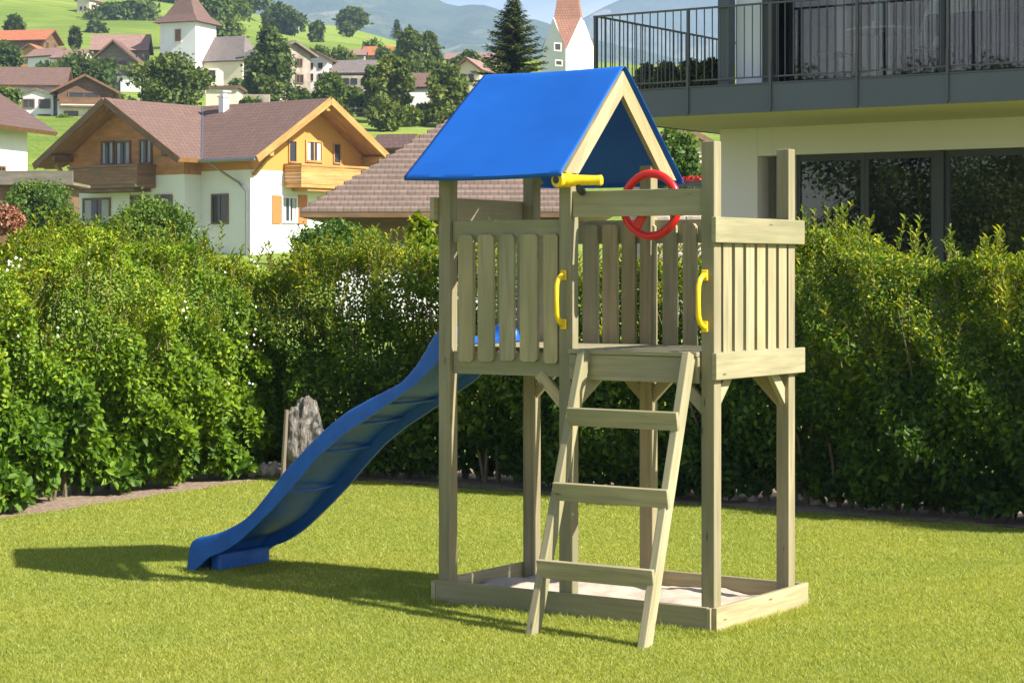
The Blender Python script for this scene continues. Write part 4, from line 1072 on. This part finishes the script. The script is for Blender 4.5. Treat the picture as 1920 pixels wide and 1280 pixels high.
block("building", "dark glazed building part between the chalet roof and the white block", "building", 192, 132, 225, 185, 208, 4, 'dark_room', ((196, 140, 206, 165), (209, 140, 219, 165)), roof='anthracite')
block("terrace_house", "cream terrace building with a brown balcony band under the church nave", "building", 368, 128, 408, 190, 203, 4, 'cream', ((372, 132, 404, 152),))
block("building", "small cream building with an arched chimney just above the chalet roof", "building", 386, 166, 445, 205, 160, 4, 'cream', (), roof='tile_brown')
# houses right of the church
house("house", "stone house with a curved grey roof half hidden by the dark bushy trees", 548, 168, 172, R(40), 3.6, 4.5, 3.0, .9, .5, 'stone', None, 'tile_grey', 'grey_wood', wins=((-1.2, -.5, .5, 1.3), (.3, 1.1, .5, 1.3), (-1.0, -.3, 1.9, 2.6), (.3, 1., 1.9, 2.6)))
house("house", "narrow white house with small windows and a brown roof right of the stone house", 592, 163, 176, R(-8), 2.0, 3.2, 2.4, .5, .35, 'white', None, 'tile_brown', 'old_larch', wins=((-.6, -.2, .5, 1.1), (.2, .6, .5, 1.1), (-.6, -.2, 1.5, 2.0), (.2, .6, 1.5, 2.0)))
house("house", "wide grey roofed house with glazed lower floor in the middle of the village", 735, 172, 178, R(84), 3.6, 5.0, 1.6, 1.0, .5, 'grey_wood', None, 'tile_grey', 'grey_wood', wins=())
block("building", "pale long building with dark window band under the wide grey roof", "building", 640, 142, 700, 172, 172, 2, 'stone', ((643, 147, 655, 158), (658, 147, 670, 158), (678, 147, 690, 158)))
house("house", "small white house with a plain brown roof between the trees left of the blue canopy", 821, 198, 148, R(90), 2.6, 2.05, 1.25, .95, .22, 'white', None, 'tile_brown', 'old_larch', wins=())
house("house", "low house with a reddish roof on the far edge of the village", 735, 112, 250, R(82), 2.6, 3.2, .5, 1.0, .3, 'stone', None, 'tile_red', 'old_larch', wins=())
house("house", "long far house with a sand coloured roof beyond the grey roofed house", 684, 112, 246, R(88), 2.0, 3.4, .5, .6, .3, 'stone', None, 'tile_pink', 'grey_wood', wins=())
house("house", "far house with a long flat brown roof left of the tall spruce", 932, 132, 240, R(88), 3.0, 5.5, 1.2, .7, .4, 'cream', None, 'tile_pink', 'grey_wood', wins=())
house("house", "small gabled house with a rounded brown roof just behind the canopy ridge", 876, 168, 150, R(-18), 1.9, 2.6, 1.5, .7, .35, 'cream', None, 'tile_pink', 'old_larch', wins=((-.5, -.1, .5, 1.1), (.1, .5, .5, 1.1)))
house("house", "tiny white house on the crest of the green hill", 556, 42, 420, R(0), 1.6, 2.0, 1.6, .4, .2, 'white', None, 'tile_brown', 'old_larch', wins=((-.3, .3, .4, 1.1),))
house("house", "pink farmhouse at the top edge among the skyline trees", 156, 26, 380, R(-20), 2.6, 4.0, 2.6, .8, .4, 'cream', None, 'tile_pink', 'old_larch', wins=((-.7, -.2, .6, 1.3), (.2, .7, .6, 1.3)))
house("shed", "low brown roofed shed between the chalet and the shingled barn", 775, 292, 96, R(70), 1.6, 1.6, .35, .55, .2, 'old_larch', None, 'tile_dark', 'old_larch', wins=(), group=None)
house("house", "stone garden house seen beneath the balcony right of the canopy", 1290, 405, 62, R(14), 2.0, 3, 2.0, .5, .2, 'pale_stone', None, 'tile_pink', 'old_larch', wins=((-.5, .1, .7, 1.3),), group=None)
# spire church
sf = Frame(*at(1066, 140, 165).xy, R(38)); 
sc = thing("church", "steep red-brown church spire rising between white pointed gables right of the spruce", "church", (sf.o.x, sf.o.y, 0), sf.ang)
sb, sg, sap = at(0, 150, 165).z, at(0, 50, 165).z, at(0, -95, 165).z
zb_, zt_ = at(0, 100, 165).z, at(0, 36, 165).z; hw = 1.55
part(sc, "tower", 'white', lambda m: m.box(-hw, hw, -hw, hw, sb-12, zb_))
def gables(m):
    for (ca, sa) in ((1, 0), (0, 1), (-1, 0), (0, -1)):
        f3 = lambda x, y, z: (x*ca-y*sa, x*sa+y*ca, z)
        m.prism([f3(-hw, -hw, zb_+.003), f3(hw, -hw, zb_+.003), f3(0, -hw, zt_)], Vector(f3(0, .25, 0)))
part(sc, "gable", 'white', gables)
def spire(m):
    z0 = zb_; ring = [Vector((hw*1.03*i, hw*1.03*j, z0+.05)) for i, j in ((-1, -1), (1, -1), (1, 1), (-1, 1))]
    mid = [Vector((hw*.97*i, hw*.97*j, zt_-.1)) for i, j in ((0, -1), (1, 0), (0, 1), (-1, 0))]
    ap = Vector((0, 0, sap))
    up = [Vector((hw*.60*i, hw*.60*j, zt_+2.6)) for i, j in ((0, -1), (1, 0), (0, 1), (-1, 0))]
    for k in range(4):
        a, c = mid[k], mid[(k+1) % 4]; r_ = ring[(k+1) % 4]
        m.poly([a, r_, c]); m.poly([a, c, up[(k+1) % 4], up[k]]); m.poly([up[k], up[(k+1) % 4], ap])
part(sc, "spire", 'spire_red', spire)
for (x0, y0, x1, y1) in ((1038, 80, 1052, 97), (1040, 112, 1054, 125)):
    r_ = (((x0+x1)/2)-CX)/F
    a0, z1 = sf.on_b(x0, y0, -hw); a1, z0 = sf.on_b(x1, y1, -hw)
    if abs(a0) < 5: win(sc, 'b', -hw, a0, a1, z0, z1, frame='cream', mull=0)

# ------------------------------------------------------------------ modern house on the right
H0 = Frame(1.108, 29.13, math.atan2(-.5577, .83))
MH = thing("modern_house", "modern house with an anthracite balcony band, pale walls and large windows behind the right hedge", "house", (H0.o.x, H0.o.y, 0), H0.ang)
FB, FT = 3.765, 4.135; SL = 15.0; TD = 13.0; t_w = 2.8
fl = empty("balcony", (0, 0, 0), 0, MH)
seams = [H0.on_b(px, 190, 0)[0] for px in (1290, 1445, 1607, 1777, 1950, 2130)]
ed = [0.0]+seams+[SL]
for i in range(len(ed)-1):
    part(fl, "fascia_panel", 'anthracite', lambda m: m.box(ed[i]+.006, ed[i+1]-.006, 0, .03, FB, FT), bevel=.002)
part(fl, "fascia_panel", 'anthracite', lambda m: m.box(0, .03, .032, 9, FB, FT))
part(fl, "slab", 'beige_render', lambda m: m.box(.032, SL, .034, TD, FB+.012, FT-.02))
part(fl, "edge_trim", 'rail_metal', lambda m: m.box(-.01, SL, -.012, .06, FT+.002, FT+.02))
# railing
rl = empty("railing", (0, 0, 0), 0, MH); RT = 5.20; RB = FT+.10; ry = .05
s_end = 13.0
part(rl, "handrail", 'rail_metal', lambda m: m.box(0, s_end, ry-.02, ry+.02, RT-.012, RT+.012)); part(rl, "bottom_rail", 'rail_metal', lambda m: m.box(0, s_end, ry-.012, ry+.012, RB-.01, RB+.01))
nb = int(8.4/.12)
for k in range(nb):
    s_ = .06+k*.12; part(rl, "baluster", 'rail_metal', lambda m: m.box(s_-.006, s_+.006, ry-.006, ry+.006, RB+.01, RT-.012))
part(rl, "handrail", 'rail_metal', lambda m: m.box(.03, .07, ry+.022, 8, RT-.012, RT+.012)); part(rl, "bottom_rail", 'rail_metal', lambda m: m.box(.04, .06, ry+.022, 8, RB-.01, RB+.01))
for k in range(30):
    t_ = .17+k*.12; part(rl, "baluster", 'rail_metal', lambda m: m.box(.044, .056, t_-.006, t_+.006, RB+.01, RT-.012))
for s_ in [.05]+[x for x in seams if x < 12]:
    part(rl, "rail_post", 'rail_metal', lambda m: m.box(s_-.018, s_+.018, -.028, -.014, FB+.03, FT+.3)); part(rl, "rail_post", 'rail_metal', lambda m: m.box(s_-.018, s_+.018, -.013, .025, FT+.02, RT-.013))
# columns and upper floor
UT = 6.9
c1 = H0.on_b(1347, 100, .12)[0]; c1b = H0.on_b(1368, 100, .12)[0]
part(MH, "column", 'anthracite', lambda m: m.box(c1, c1b, .10, .28, FT+.021, UT), bevel=.004)
c2 = H0.on_b(1430, 100, .12)[0]; c2b = H0.on_b(1449, 100, .12)[0]
part(MH, "column", 'dark_frame', lambda m: m.box(c2, c2b, .10, .28, FT+.021, UT), bevel=.004)
part(MH, "wall_panel", 'panel_white', lambda m: m.box(c1b+.004, c2-.004, .30, .60, FT+.003, UT))
g0 = c2b; ug = .42
part(MH, "glass_door", 'glass', lambda m: m.box(g0+.02, g0+2.2, ug, ug+.02, FT+.05, UT-.06)); part(MH, "glass_door", 'glass', lambda m: m.box(g0+2.28, g0+4.9, ug, ug+.02, FT+.05, UT-.06))
part(MH, "glass_door", 'glass', lambda m: m.box(g0+5.0, g0+8.0, ug, ug+.02, FT+.05, UT-.06))
part(MH, "door_frame", 'dark_frame', lambda m: (m.box(g0+2.2, g0+2.28, ug-.02, ug+.06, FT+.003, UT), m.box(g0+4.9, g0+5.0, ug-.02, ug+.06, FT+.003, UT), m.box(g0+.0, g0+8, ug-.02, ug+.05, FT-.015, FT+.05)))
part(MH, "glass_door", 'glass', lambda m: m.box(c1+.08, c1+.10, .62, 3.6, FT+.003, UT-.06))
part(MH, "upper_wall", 'house_white', lambda m: (m.box(c1+.0, c1+.25, 3.6, 9, FT+.003, UT), m.box(c1+.25, SL-.3, 6.6, 6.8, FT+.003, UT), m.box(SL-.3, SL, .3, 9, FT+.003, UT)))
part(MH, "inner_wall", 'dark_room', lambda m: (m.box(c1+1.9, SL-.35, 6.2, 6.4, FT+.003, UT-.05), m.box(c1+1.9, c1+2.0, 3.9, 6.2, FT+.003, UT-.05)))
part(MH, "roof", 'anthracite', lambda m: m.box(c1-.35, SL+.3, -.35, 9.4, UT+.004, UT+.4))
# curtains inside the upper floor
def curtain(m, s0, s1, t, z0, z1, amp=.05, wl=.16):
    n = int((s1-s0)/.03); pv = None
    for k in range(n+1):
        s_ = s0+(s1-s0)*k/n; y = t+amp*math.sin(s_/wl*6.283)+.3*amp*math.sin(s_*17)
        if pv: m.poly([(pv[0], pv[1], z0), (s_, y, z0), (s_, y, z1), (pv[0], pv[1], z1)])
        pv = (s_, y)
for (x0, x1) in ((1568, 1602), (1745, 1765)):
    a0 = H0.on_b(x0, 60, 1.0)[0]; a1 = H0.on_b(x1, 60, 1.0)[0]
    part(MH, "curtain", 'curtain', lambda m: curtain(m, a0, a1, 2.6 if x0 != 1568 else 2.2, FT+.02, UT-.1), smooth=True)
# terrace furniture seen behind the rail
tb = at(1655, 60, 28.4); tfx = H0.on_b(1655, 60, 1.0)
def hl(s, t, z): p = H0.o+H0.p*s+H0.q*t; return Vector((p.x, p.y, z))
tcx = H0.on_b(1655, 60, 1.05)[0]
tt_ = thing("round_table", "round table with glasses behind the upper balcony glass", "table", hl(tcx, 1.05, FT), H0.ang)
part(tt_, "table_top", 'white_metal', lambda m: m.tube([(0, 0, .70), (0, 0, .705), (0, 0, .73)], [.50, .52, .51], 32)); part(tt_, "leg", 'rail_metal', lambda m: m.tube([(0, 0, 0), (0, 0, .02), (0, 0, .03), (0, 0, .70)], [.25, .25, .035, .035], 16))
gl = thing("drinking_glass", "small glass standing on the round balcony table", "glass", hl(tcx-.1, 1.0, FT+.731), 0); part(gl, "bowl", 'white_metal', lambda m: m.tube([(0, 0, 0), (0, 0, .05), (0, 0, .11)], [.02, .03, .035], 12))
def chair(s, t, rz, lab, mat='dark_frame'):
    c = thing("terrace_chair", lab, "chair", hl(s, t, FT), H0.ang+rz, "chairs round the balcony table")
    part(c, "seat", mat, lambda m: m.box(-.22, .22, -.22, .22, .43, .47), bevel=.01); part(c, "backrest", mat, lambda m: m.box(-.22, .22, .19, .22, .50, .85), bevel=.01)
    for i, j in ((-1, -1), (1, -1), (-1, 1), (1, 1)): part(c, "leg", mat, lambda m: m.box(i*.2-.015, i*.2+.015, j*.2-.015, j*.2+.015, 0, .43 if j < 0 else .6))
chair(tcx-.75, 1.15, R(80), "dark chair left of the round table behind the balcony rail")
chair(tcx+.72, 1.2, R(-80), "dark chair right of the round table behind the balcony rail")
so = thing("sofa", "dark navy sofa behind the balcony glass at the right edge", "sofa", hl(H0.on_b(1870, 60, 1.4)[0], 1.4, FT), H0.ang)
part(so, "seat", 'navy', lambda m: m.box(-1.2, 1.4, -.4, .4, .08, .45), bevel=.06); part(so, "backrest", 'navy', lambda m: m.box(-1.2, 1.4, .42, .62, .1, 1.0), bevel=.06)
um = thing("sun_shade", "grey half-open fabric shade behind the balcony glass", "parasol", hl(H0.on_b(1790, 60, 2.3)[0], 2.3, FT), H0.ang)
part(um, "fabric", 'curtain', lambda m: m.tube([(0, 0, .55), (.05, 0, .9), (.25, 0, 1.5), (.9, 0, 2.0)], [.50, .48, .42, .2], 14), smooth=True); part(um, "pole", 'rail_metal', lambda m: m.tube([(0, 0, 0), (0, 0, .6)], .03, 8))
# terrace shrubs seen through the left railing
# ground floor
def gs(px, t=t_w): return H0.on_b(px, 300, t)[0]
w0, w1, w2, w3, w4 = gs(1350), gs(1420), gs(1449), gs(1484), gs(1484)+6.6
HEAD = 3.36
def gf(m):
    m.box(w0, w1, t_w, t_w+.35, -.3, FB+.01); m.box(w2, w3, t_w+.12, t_w+.35, -.3, HEAD)
    m.box(w1+.003, w2, t_w, t_w+.35, HEAD, FB+.01); m.box(w2+.003, SL, t_w, t_w+.35, HEAD+.002, FB+.01); m.box(w4, SL, t_w+.001, t_w+.35, -.3, HEAD)
    m.box(w0, w0+.3, t_w+.352, TD, -.3, FB+.01)
part(MH, "wall", 'house_white', gf)
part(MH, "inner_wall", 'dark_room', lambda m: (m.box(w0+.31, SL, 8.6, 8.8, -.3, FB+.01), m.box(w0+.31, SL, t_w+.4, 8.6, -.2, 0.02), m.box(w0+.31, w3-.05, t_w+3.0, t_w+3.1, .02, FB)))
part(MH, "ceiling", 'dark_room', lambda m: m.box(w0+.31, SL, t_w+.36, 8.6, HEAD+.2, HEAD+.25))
part(MH, "door", 'dark_frame', lambda m: m.box(w1+.18, w2, t_w+.18, t_w+.26, -.1, HEAD))
mm = gs(1745); mm2 = gs(1764); m1 = gs(1612)
def gwin(x0, x1):
    wn = part(MH, "window", 'dark_frame', lambda m: (m.box(x0, x1, t_w+.16, t_w+.24, HEAD-.09, HEAD-.002), m.box(x0, x0+.06, t_w+.16, t_w+.24, .1, HEAD-.09), m.box(x1-.06, x1, t_w+.16, t_w+.24, .1, HEAD-.09), m.box(x0+.06, x1-.06, t_w+.16, t_w+.24, .1, .2)))
    part(wn, "pane", 'glass_dark', lambda m: m.box(x0+.06, x1-.06, t_w+.19, t_w+.21, .2, HEAD-.09))
gwin(w3, m1); gwin(m1+.004, mm); gwin(mm2, w4)
part(MH, "mullion", 'dark_frame', lambda m: m.box(mm+.003, mm2-.003, t_w+.10, t_w+.28, .1, HEAD-.003))
# a cabinet and door visible dimly in the room
cb = thing("cabinet", "pale cabinet standing dimly inside the ground floor room", "cabinet", hl(gs(1545)-.6, 6.0, .02), H0.ang)
part(cb, "body", 'curtain', lambda m: m.box(-.5, .5, -.25, .25, 0, 2.2), bevel=.01); part(cb, "door", 'beige_render', lambda m: m.box(-.46, -.01, -.275, -.253, .1, 2.1)); part(cb, "door", 'beige_render', lambda m: m.box(.01, .46, -.275, -.253, .1, 2.1))
# geranium box on the garden wall under the balcony
gb = thing("flower_box", "window box of red geraniums beyond the play tower under the balcony", "flower box", at(1290, 350, 45), R(-10))
part(gb, "box", 'dark_frame', lambda m: m.box(-.32, .32, -.08, .08, 0, .12))
Pf = np.stack([NR.uniform(-.32, .32, 260), NR.uniform(-.09, .09, 260), NR.uniform(.08, .22, 260)], 1)
leaves("flowers", Pf, rdir(260), rdir(260), np.full(260, .05), np.full(260, .045), 'geranium', gb, simple=True)
pf_ = thing("garden_wall", "pale dry stone wall seen beneath the balcony beside the geraniums", "wall", at(1285, 352, 46), R(-10)); part(pf_, "course", 'pale_stone', lambda m: [m.box(-1+i*.34, -.68+i*.34, 0, .3, -3+j*.2, -2.82+j*.2) for i in range(6) for j in range(15)], bevel=.02)

# ------------------------------------------------------------------ trees and shrubs
def tree(name, label, px, py, Y, h, wdt, mat='tree_leaf', n=3500, ls=.3, seed=1, shape='round', trunk=.18, group="trees in the village", zbase=None, cat="tree", low=.0):
    X = (px-CX)/F*Y; Z = CAMZ-(py-HY)*Y/F
    root = thing(name, label, cat, (X, Y, Z), 0, group); rs = np.random.default_rng(seed)
    nl = 34 if shape != 'column' else 20
    lob = []
    for k in range(nl):
        t = (k+.5)/nl; z = h*(low+.08+(.86-low)*t)
        if shape == 'round': r = wdt/2*math.sin(math.pi*(.12+.80*t))**.7
        elif shape == 'cone': r = wdt/2*(1.05-t*.95)
        else: r = wdt/2*(.55+.45*math.sin(math.pi*t))
        a = k*2.4+rs.random(); rr = r*(.1+.92*rs.random()**.7); lr = wdt*(.075+.125*rs.random())*(1.05-.35*t if shape != 'column' else .95)
        lob.append((math.cos(a)*rr, math.sin(a)*rr, z, lr, lr*(.75+.3*rs.random())))
    lob = np.array(lob); wgt = lob[:, 3]**2; wgt /= wgt.sum(); idx = rs.choice(nl, n, p=wgt)
    d = unit(rs.normal(size=(n, 3))); d[:, 2] = np.where(rs.random(n) < .3, np.abs(d[:, 2]), d[:, 2])
    rad = 1-rs.normal(size=n)*.30; rad = np.clip(rad, .1, 1.7)
    c = lob[idx]; P = c[:, :3]+d*np.stack([c[:, 3], c[:, 3], c[:, 4]], 1)*rad[:, None]*(1+.12*rs.normal(size=(n, 1)))
    P[:, 2] = np.clip(P[:, 2], .05*h, None)
    Nn = d*.8+np.array([0, 0, .6])+rs.normal(size=(n, 3))*.5; D = rs.normal(size=(n, 3))+np.array([0, 0, .2])
    L_ = ls*(.6+.8*rs.random(n)); rn = np.clip(rs.random(n)*.7+.3*(idx*7 % 5)/5, 0, 1)
    leaves("crown", P, D, Nn, L_, L_*.7, mat, root, rn, simple=True)
    st = MB(); st.tube([(0, 0, -min(.6, h*.02) if h < .6 else -.6), (.02*h, 0, h*.25), (0, .02*h, h*.6), (0, 0, h*.85)], [trunk, trunk*.8, trunk*.45, trunk*.12], 8)
    for k in range(0, nl, 3):
        x, y, z = lob[k, :3]; st.tube([(0, 0, z*.55), (x*.5, y*.5, z*.8), (x, y, z)], [trunk*.35, trunk*.22, trunk*.07], 5)
    st.build("trunk", 'bark', root); return root
def spruce(name, label, px, py, Y, h, wdt, seed, n_b=90, group="trees in the village", ls=.16):
    X = (px-CX)/F*Y; Z = CAMZ-(py-HY)*Y/F; root = thing(name, label, "tree", (X, Y, Z), 0, group); rs = np.random.default_rng(seed)
    P = []; D = []; Nn = []; LL = []; st = MB(); st.tube([(0, 0, -.5), (0, 0, h*.5), (0, 0, h)], [.02*h, .011*h, .002*h], 8)
    for k in range(n_b):
        t = k/n_b; z = h*(.08+.90*t); r = wdt/2*(1-t)**.85*(.72+.42*rs.random())+.06; a = k*2.399+rs.normal()*.2
        dr = np.array([math.cos(a), math.sin(a), 0]); droop = -.30+.75*t
        tipz = r*droop*.6; m_ = max(5, int(r/ls*6.5))
        st.tube([(0, 0, z), tuple(dr*r*.5+np.array([0, 0, z+tipz*.3])), tuple(dr*r+np.array([0, 0, z+tipz]))], [.012+.006*r, .01, .003], 4, cap=False)
        sd = np.array([-dr[1], dr[0], 0])
        for j in range(m_):
            q = (j+.5)/m_; b_ = dr*r*q+np.array([0, 0, z+tipz*q*q])
            for sg in (-1, 1, 0):
                P.append(b_+rs.normal(size=3)*.03); D.append(dr*.8+sd*sg*(1.0)+np.array([0, 0, -.18+.1*rs.normal()])); Nn.append(np.array([0, 0, 1])+rs.normal(size=3)*.3); LL.append(ls*(1.5-q*.7)*(.8+.5*rs.random())*(1 if sg else .8))
    P, D, Nn, LL = map(np.array, (P, D, Nn, LL))
    leaves("crown", P, D, Nn, LL, LL*.38, 'needle', root, simple=True); st.build("trunk", 'bark', root); return root
hp = lambda dy, Y: dy*Y/F
def T_(lab, px, pyb, pyt, wpx, Y, mat='tree_leaf', shape='round', n=3500, ls=None, seed=None, **k):
    tree(k.pop('name', 'tree'), lab, px, pyb, Y, hp(pyb-pyt, Y), hp(wpx, Y), mat, n, ls or hp(9, Y), seed or int(px+pyb), shape, **k)
T_("dense round dark green tree in front of the church tower", 320, 205, 112, 132, 140, 'tree_leaf', n=7000)
T_("tall dark bushy tree right of the church nave", 506, 192, 55, 112, 166, 'tree_leaf', 'cone', n=8000)
T_("large mid green tree behind the church nave reaching the top edge", 405, 85, -30, 125, 300, 'light_tree', n=6000)
T_("spreading skyline tree left of the church tower", 205, 62, 14, 95, 370, 'tree_leaf', n=3500)
T_("wide brownish skyline tree close beside the tower roof", 262, 62, 8, 90, 372, 'light_tree', n=3500)
T_("small tree on the skyline at the top left by the pink farmhouse", 105, 20, -22, 60, 400, 'tree_leaf', n=2500)
T_("tree on the skyline cut by the top edge left of the tower roof", 285, 16, -16, 80, 440, 'tree_leaf', n=2000)
T_("little round tree on the upper left meadow behind the orange roof", 28, 64, 34, 26, 260, 'tree_leaf', n=1200)
T_("slender dark column tree on the upper left meadow", 141, 90, 55, 15, 250, 'needle', 'column', n=1200)
T_("leafy tree at the left edge beside the orange roofed house", 8, 138, 84, 56, 190, 'tree_leaf', n=3000)
T_("green shrubbery below the church roofs left of the white block", 150, 165, 112, 110, 175, 'tree_leaf', n=4500)
T_("low green bush behind the wooden gable chalet roof", 105, 155, 128, 40, 180, 'light_tree', n=1800)
T_("light green tree beside the white chalet at the left edge", 14, 248, 168, 58, 125, 'light_tree', n=4000)
T_("round bright green tree below the narrow white house", 617, 200, 140, 50, 150, 'light_tree', n=3500)
T_("slim dark tree standing on the green hillside meadow", 594, 92, 44, 24, 330, 'tree_leaf', 'column', n=1500)
T_("round dark tree on the crest of the green hill", 660, 52, 21, 48, 420, 'tree_leaf', n=2500)
T_("dark trees at the top edge left of the tiny white house", 482, 14, -14, 42, 440, 'tree_leaf', n=1800)
T_("broad dark tree on the hill left of the tiny white house", 528, 62, 16, 70, 380, 'tree_leaf', n=3500)
T_("small bush on the hillside meadow under the crest tree", 652, 64, 48, 20, 400, 'tree_leaf', n=600)
T_("pale green broad tree behind the wide grey roof", 768, 128, 58, 52, 225, 'tree_leaf', 'round', n=4500)
T_("pale green tall tree right of its neighbour behind the small white house", 803, 130, 62, 50, 228, 'tree_leaf', 'cone', n=4500)
T_("tall narrow dark tree beside the small white house", 738, 222, 112, 66, 145, 'tree_leaf', 'column', n=6000)
T_("dark feathery tree left of the tall narrow tree", 702, 205, 130, 44, 150, 'tree_leaf', 'column', n=3500)
T_("low dark bush on the meadow edge below the tall narrow tree", 726, 238, 200, 60, 138, 'tree_leaf', n=2500, cat="bush", name="bush")
T_("dark tree between the small white house and the blue canopy", 840, 212, 125, 62, 143, 'tree_leaf', n=6000)
T_("dark tree at the back of the village left of the spruce", 862, 150, 112, 40, 210, 'tree_leaf', n=2000)
spruce("spruce", "small dark conifer on the slope of the green hill", 744, 74, 400, hp(38, 400), hp(28, 400), 5, 50, ls=.35)
spruce("spruce", "tall layered spruce rising behind the ridge of the blue canopy", 962, 400, 78, hp(412, 78), 6.3, 8, 230, ls=.17)
T_("pale apple tree shading the ground beneath the balcony", 1268, 380, 246, 96, 52, 'bright_leaf', n=6000, group="garden trees beyond the hedge")
T_("bright leafy shrub in front of the chalet at the left edge", 68, 452, 345, 140, 60, 'bright_leaf', n=16000, ls=.085, group="garden trees beyond the hedge", trunk=.08)
T_("rounded fine leaved shrub rising above the middle of the left hedge", 290, 500, 384, 185, 26, 'bright_leaf', n=22000, ls=.04, group="garden trees beyond the hedge", trunk=.04)
T_("green shrub behind the right part of the left hedge", 640, 500, 425, 150, 24, 'bright_leaf', n=12000, ls=.045, group="garden trees beyond the hedge", trunk=.04)
T_("copper leaved shrub at the left edge below the chalet", 18, 440, 388, 60, 52, 'copper', n=2500, ls=.08, group="garden trees beyond the hedge", trunk=.05)
for i, (px, w_) in enumerate(((1215, 46), (1255, 44), (1295, 48), (1332, 40))):
    s_ = None; pp = hl(0, 0, 0)
    tree("box_shrub", ("clipped dark shrub on the upper terrace, leftmost behind the railing", "second clipped terrace shrub behind the railing", "third clipped terrace shrub behind the railing", "clipped terrace shrub beside the light grey column")[i],
         px, 178-i*2, 31.6-i*.35, .47, hp(w_+12, 31), 'needle', 2600, .05, 50+i, 'round', .02, "clipped shrubs on the upper terrace", cat="shrub")
# sprig between barn and tower, and garden growth beyond the right railing
T_("thin yellow green sapling rising beside the left tower post", 790, 560, 408, 60, 18.6, 'shoot_leaf', 'column', n=1500, ls=.075, group=None, trunk=.012, name="sapling")
# trees of the garden left of the frame: they stand where the big windows mirror them
for i, (x_, y_, h_) in enumerate(((-13.5, 17.0, 6.0), (-17, 11, 7.0))):
    tree("tree", "big garden tree left of the frame mirrored in the large windows", 0, 0, 1, h_, 6.0, 'tree_leaf', 26000, .11, 70+i, group="garden trees left of the lawn")
    t_o = [o for o in COL.objects if o.type == 'EMPTY'][-1]
    t_o.location = (x_, y_, 0); t_o["label"] = ("nearer big garden tree left of the frame mirrored in the windows", "taller garden tree farther left of the frame")[i]
rs_ = random.Random(3)
BL = ['green bush below the long brown-roofed white chalet at the left edge', "green bush on the meadow edge left of the large chalet's roof", 'green bush above the gabled brown house left of the church tower', 'green bush left under the flat white block', "green bush just above the large chalet's left ridge", 'green bush under the brown balcony band of the cream terrace building', 'green bush at the foot of the tall dark tree right of the nave', 'green bush behind the right ridge of the large chalet', 'green bush left of the narrow white house', 'green bush below the pale building with the dark window band', 'green bush right of the bush under the dark window band', 'green bush right above the right gable peak of the large chalet', "green bush above the narrow white house's roof", 'green bush between the narrow white house and the sand coloured roof', 'green bush right of the far reddish roof', 'green bush on the slope just above the far reddish roof', 'green bush between the two pale green trees and the small white house', 'green bush above the roof of the small white house', 'green bush at the left wall of the small white house', 'green bush in front of the small white house', 'green bush right of the small white house by the canopy edge', 'green bush left in front of the small white house on the meadow edge', 'green bush left of the far brown roof near the spruce', 'green bush beside the spruce under the far brown roof', 'green bush high on the upper left meadow', 'green bush on the skyline close right of the tower roof', 'green bush on the slope right of the large tree behind the nave', 'green bush on the skyline left of the tiny white house', 'green bush below the white cottage with pink-brown roof', 'green bush beside the small orange gabled house', 'green bush at the left end of the dark meadow fence', 'green bush at the right end of the dark meadow fence']
spots = [(30, 205, 178), (118, 244, 148), (200, 130, 185), (222, 205, 170), (246, 210, 165), (372, 160, 190), (452, 176, 190), (470, 205, 158), (565, 200, 160), (640, 190, 160), (664, 186, 160), (680, 206, 152), (600, 108, 260), (640, 118, 240), (720, 122, 240), (700, 108, 300), (780, 148, 200), (818, 150, 195), (758, 205, 150), (812, 214, 146), (838, 226, 142), (770, 224, 142), (880, 120, 235), (905, 140, 190), (182, 72, 330), (330, 20, 440), (430, 70, 330), (450, 30, 420), (90, 150, 185), (60, 118, 250), (640, 222, 140), (795, 222, 143)]
for i, (px_, py_, Y_) in enumerate(spots):
    wp = rs_.uniform(22, 46)
    T_(BL[i], px_, py_+4, py_-rs_.uniform(14, 30), wp, Y_, ('tree_leaf', 'light_tree')[i % 2], n=900, cat="bush", name="bush", group="garden bushes among the village houses", seed=200+i)
for i, (x0_, x1_, y_, Y_) in enumerate(((455, 505, 186, 158), (560, 640, 176, 168), (640, 700, 206, 152), (226, 262, 196, 180), (745, 800, 214, 146))):
    block("garden_wall", ("pale stone terrace wall under the dark trees right of the nave", "stone terrace wall below the narrow white house", "stone terrace wall below the wide grey roofed house", "short stone wall below the white block", "low stone wall in front of the small white house")[i], "wall", x0_, y_-9, x1_, y_, Y_, .5, 'pale_stone' if i % 2 else 'stone', group="terrace walls in the village")
# dark hedgerow and fence below the village
fn = thing("fence", "dark low fence along the top of the middle meadow", "fence", at(640, 214, 150), 0)
part(fn, "rail", 'grey_wood', lambda m: (m.box(0, 8.0, 0, .05, .35, .45), m.box(0, 8, 0, .05, .05, .12)))
for k in range(9): part(fn, "post", 'grey_wood', lambda m: m.box(k*.98, k*.98+.08, .055, .13, -.5, .6))

# ------------------------------------------------------------------ haze
hz = MB(); hz.box(-4300, 4300, -120, 5000, -60, 640)
m = bpy.data.materials.new('haze_air'); m.use_nodes = True; nt = m.node_tree; nt.nodes.clear()
out = nt.nodes.new("ShaderNodeOutputMaterial"); pv = nt.nodes.new("ShaderNodeVolumePrincipled")
pv.inputs["Color"].default_value = (0.52, 0.72, 0.98, 1); pv.inputs["Density"].default_value = 0.00027; pv.inputs["Anisotropy"].default_value = 0.0
nt.links.new(pv.outputs[0], out.inputs["Volume"])
o = hz.build("haze", m); tag(o, "pale blue summer haze in the valley air", "haze", kind="stuff")
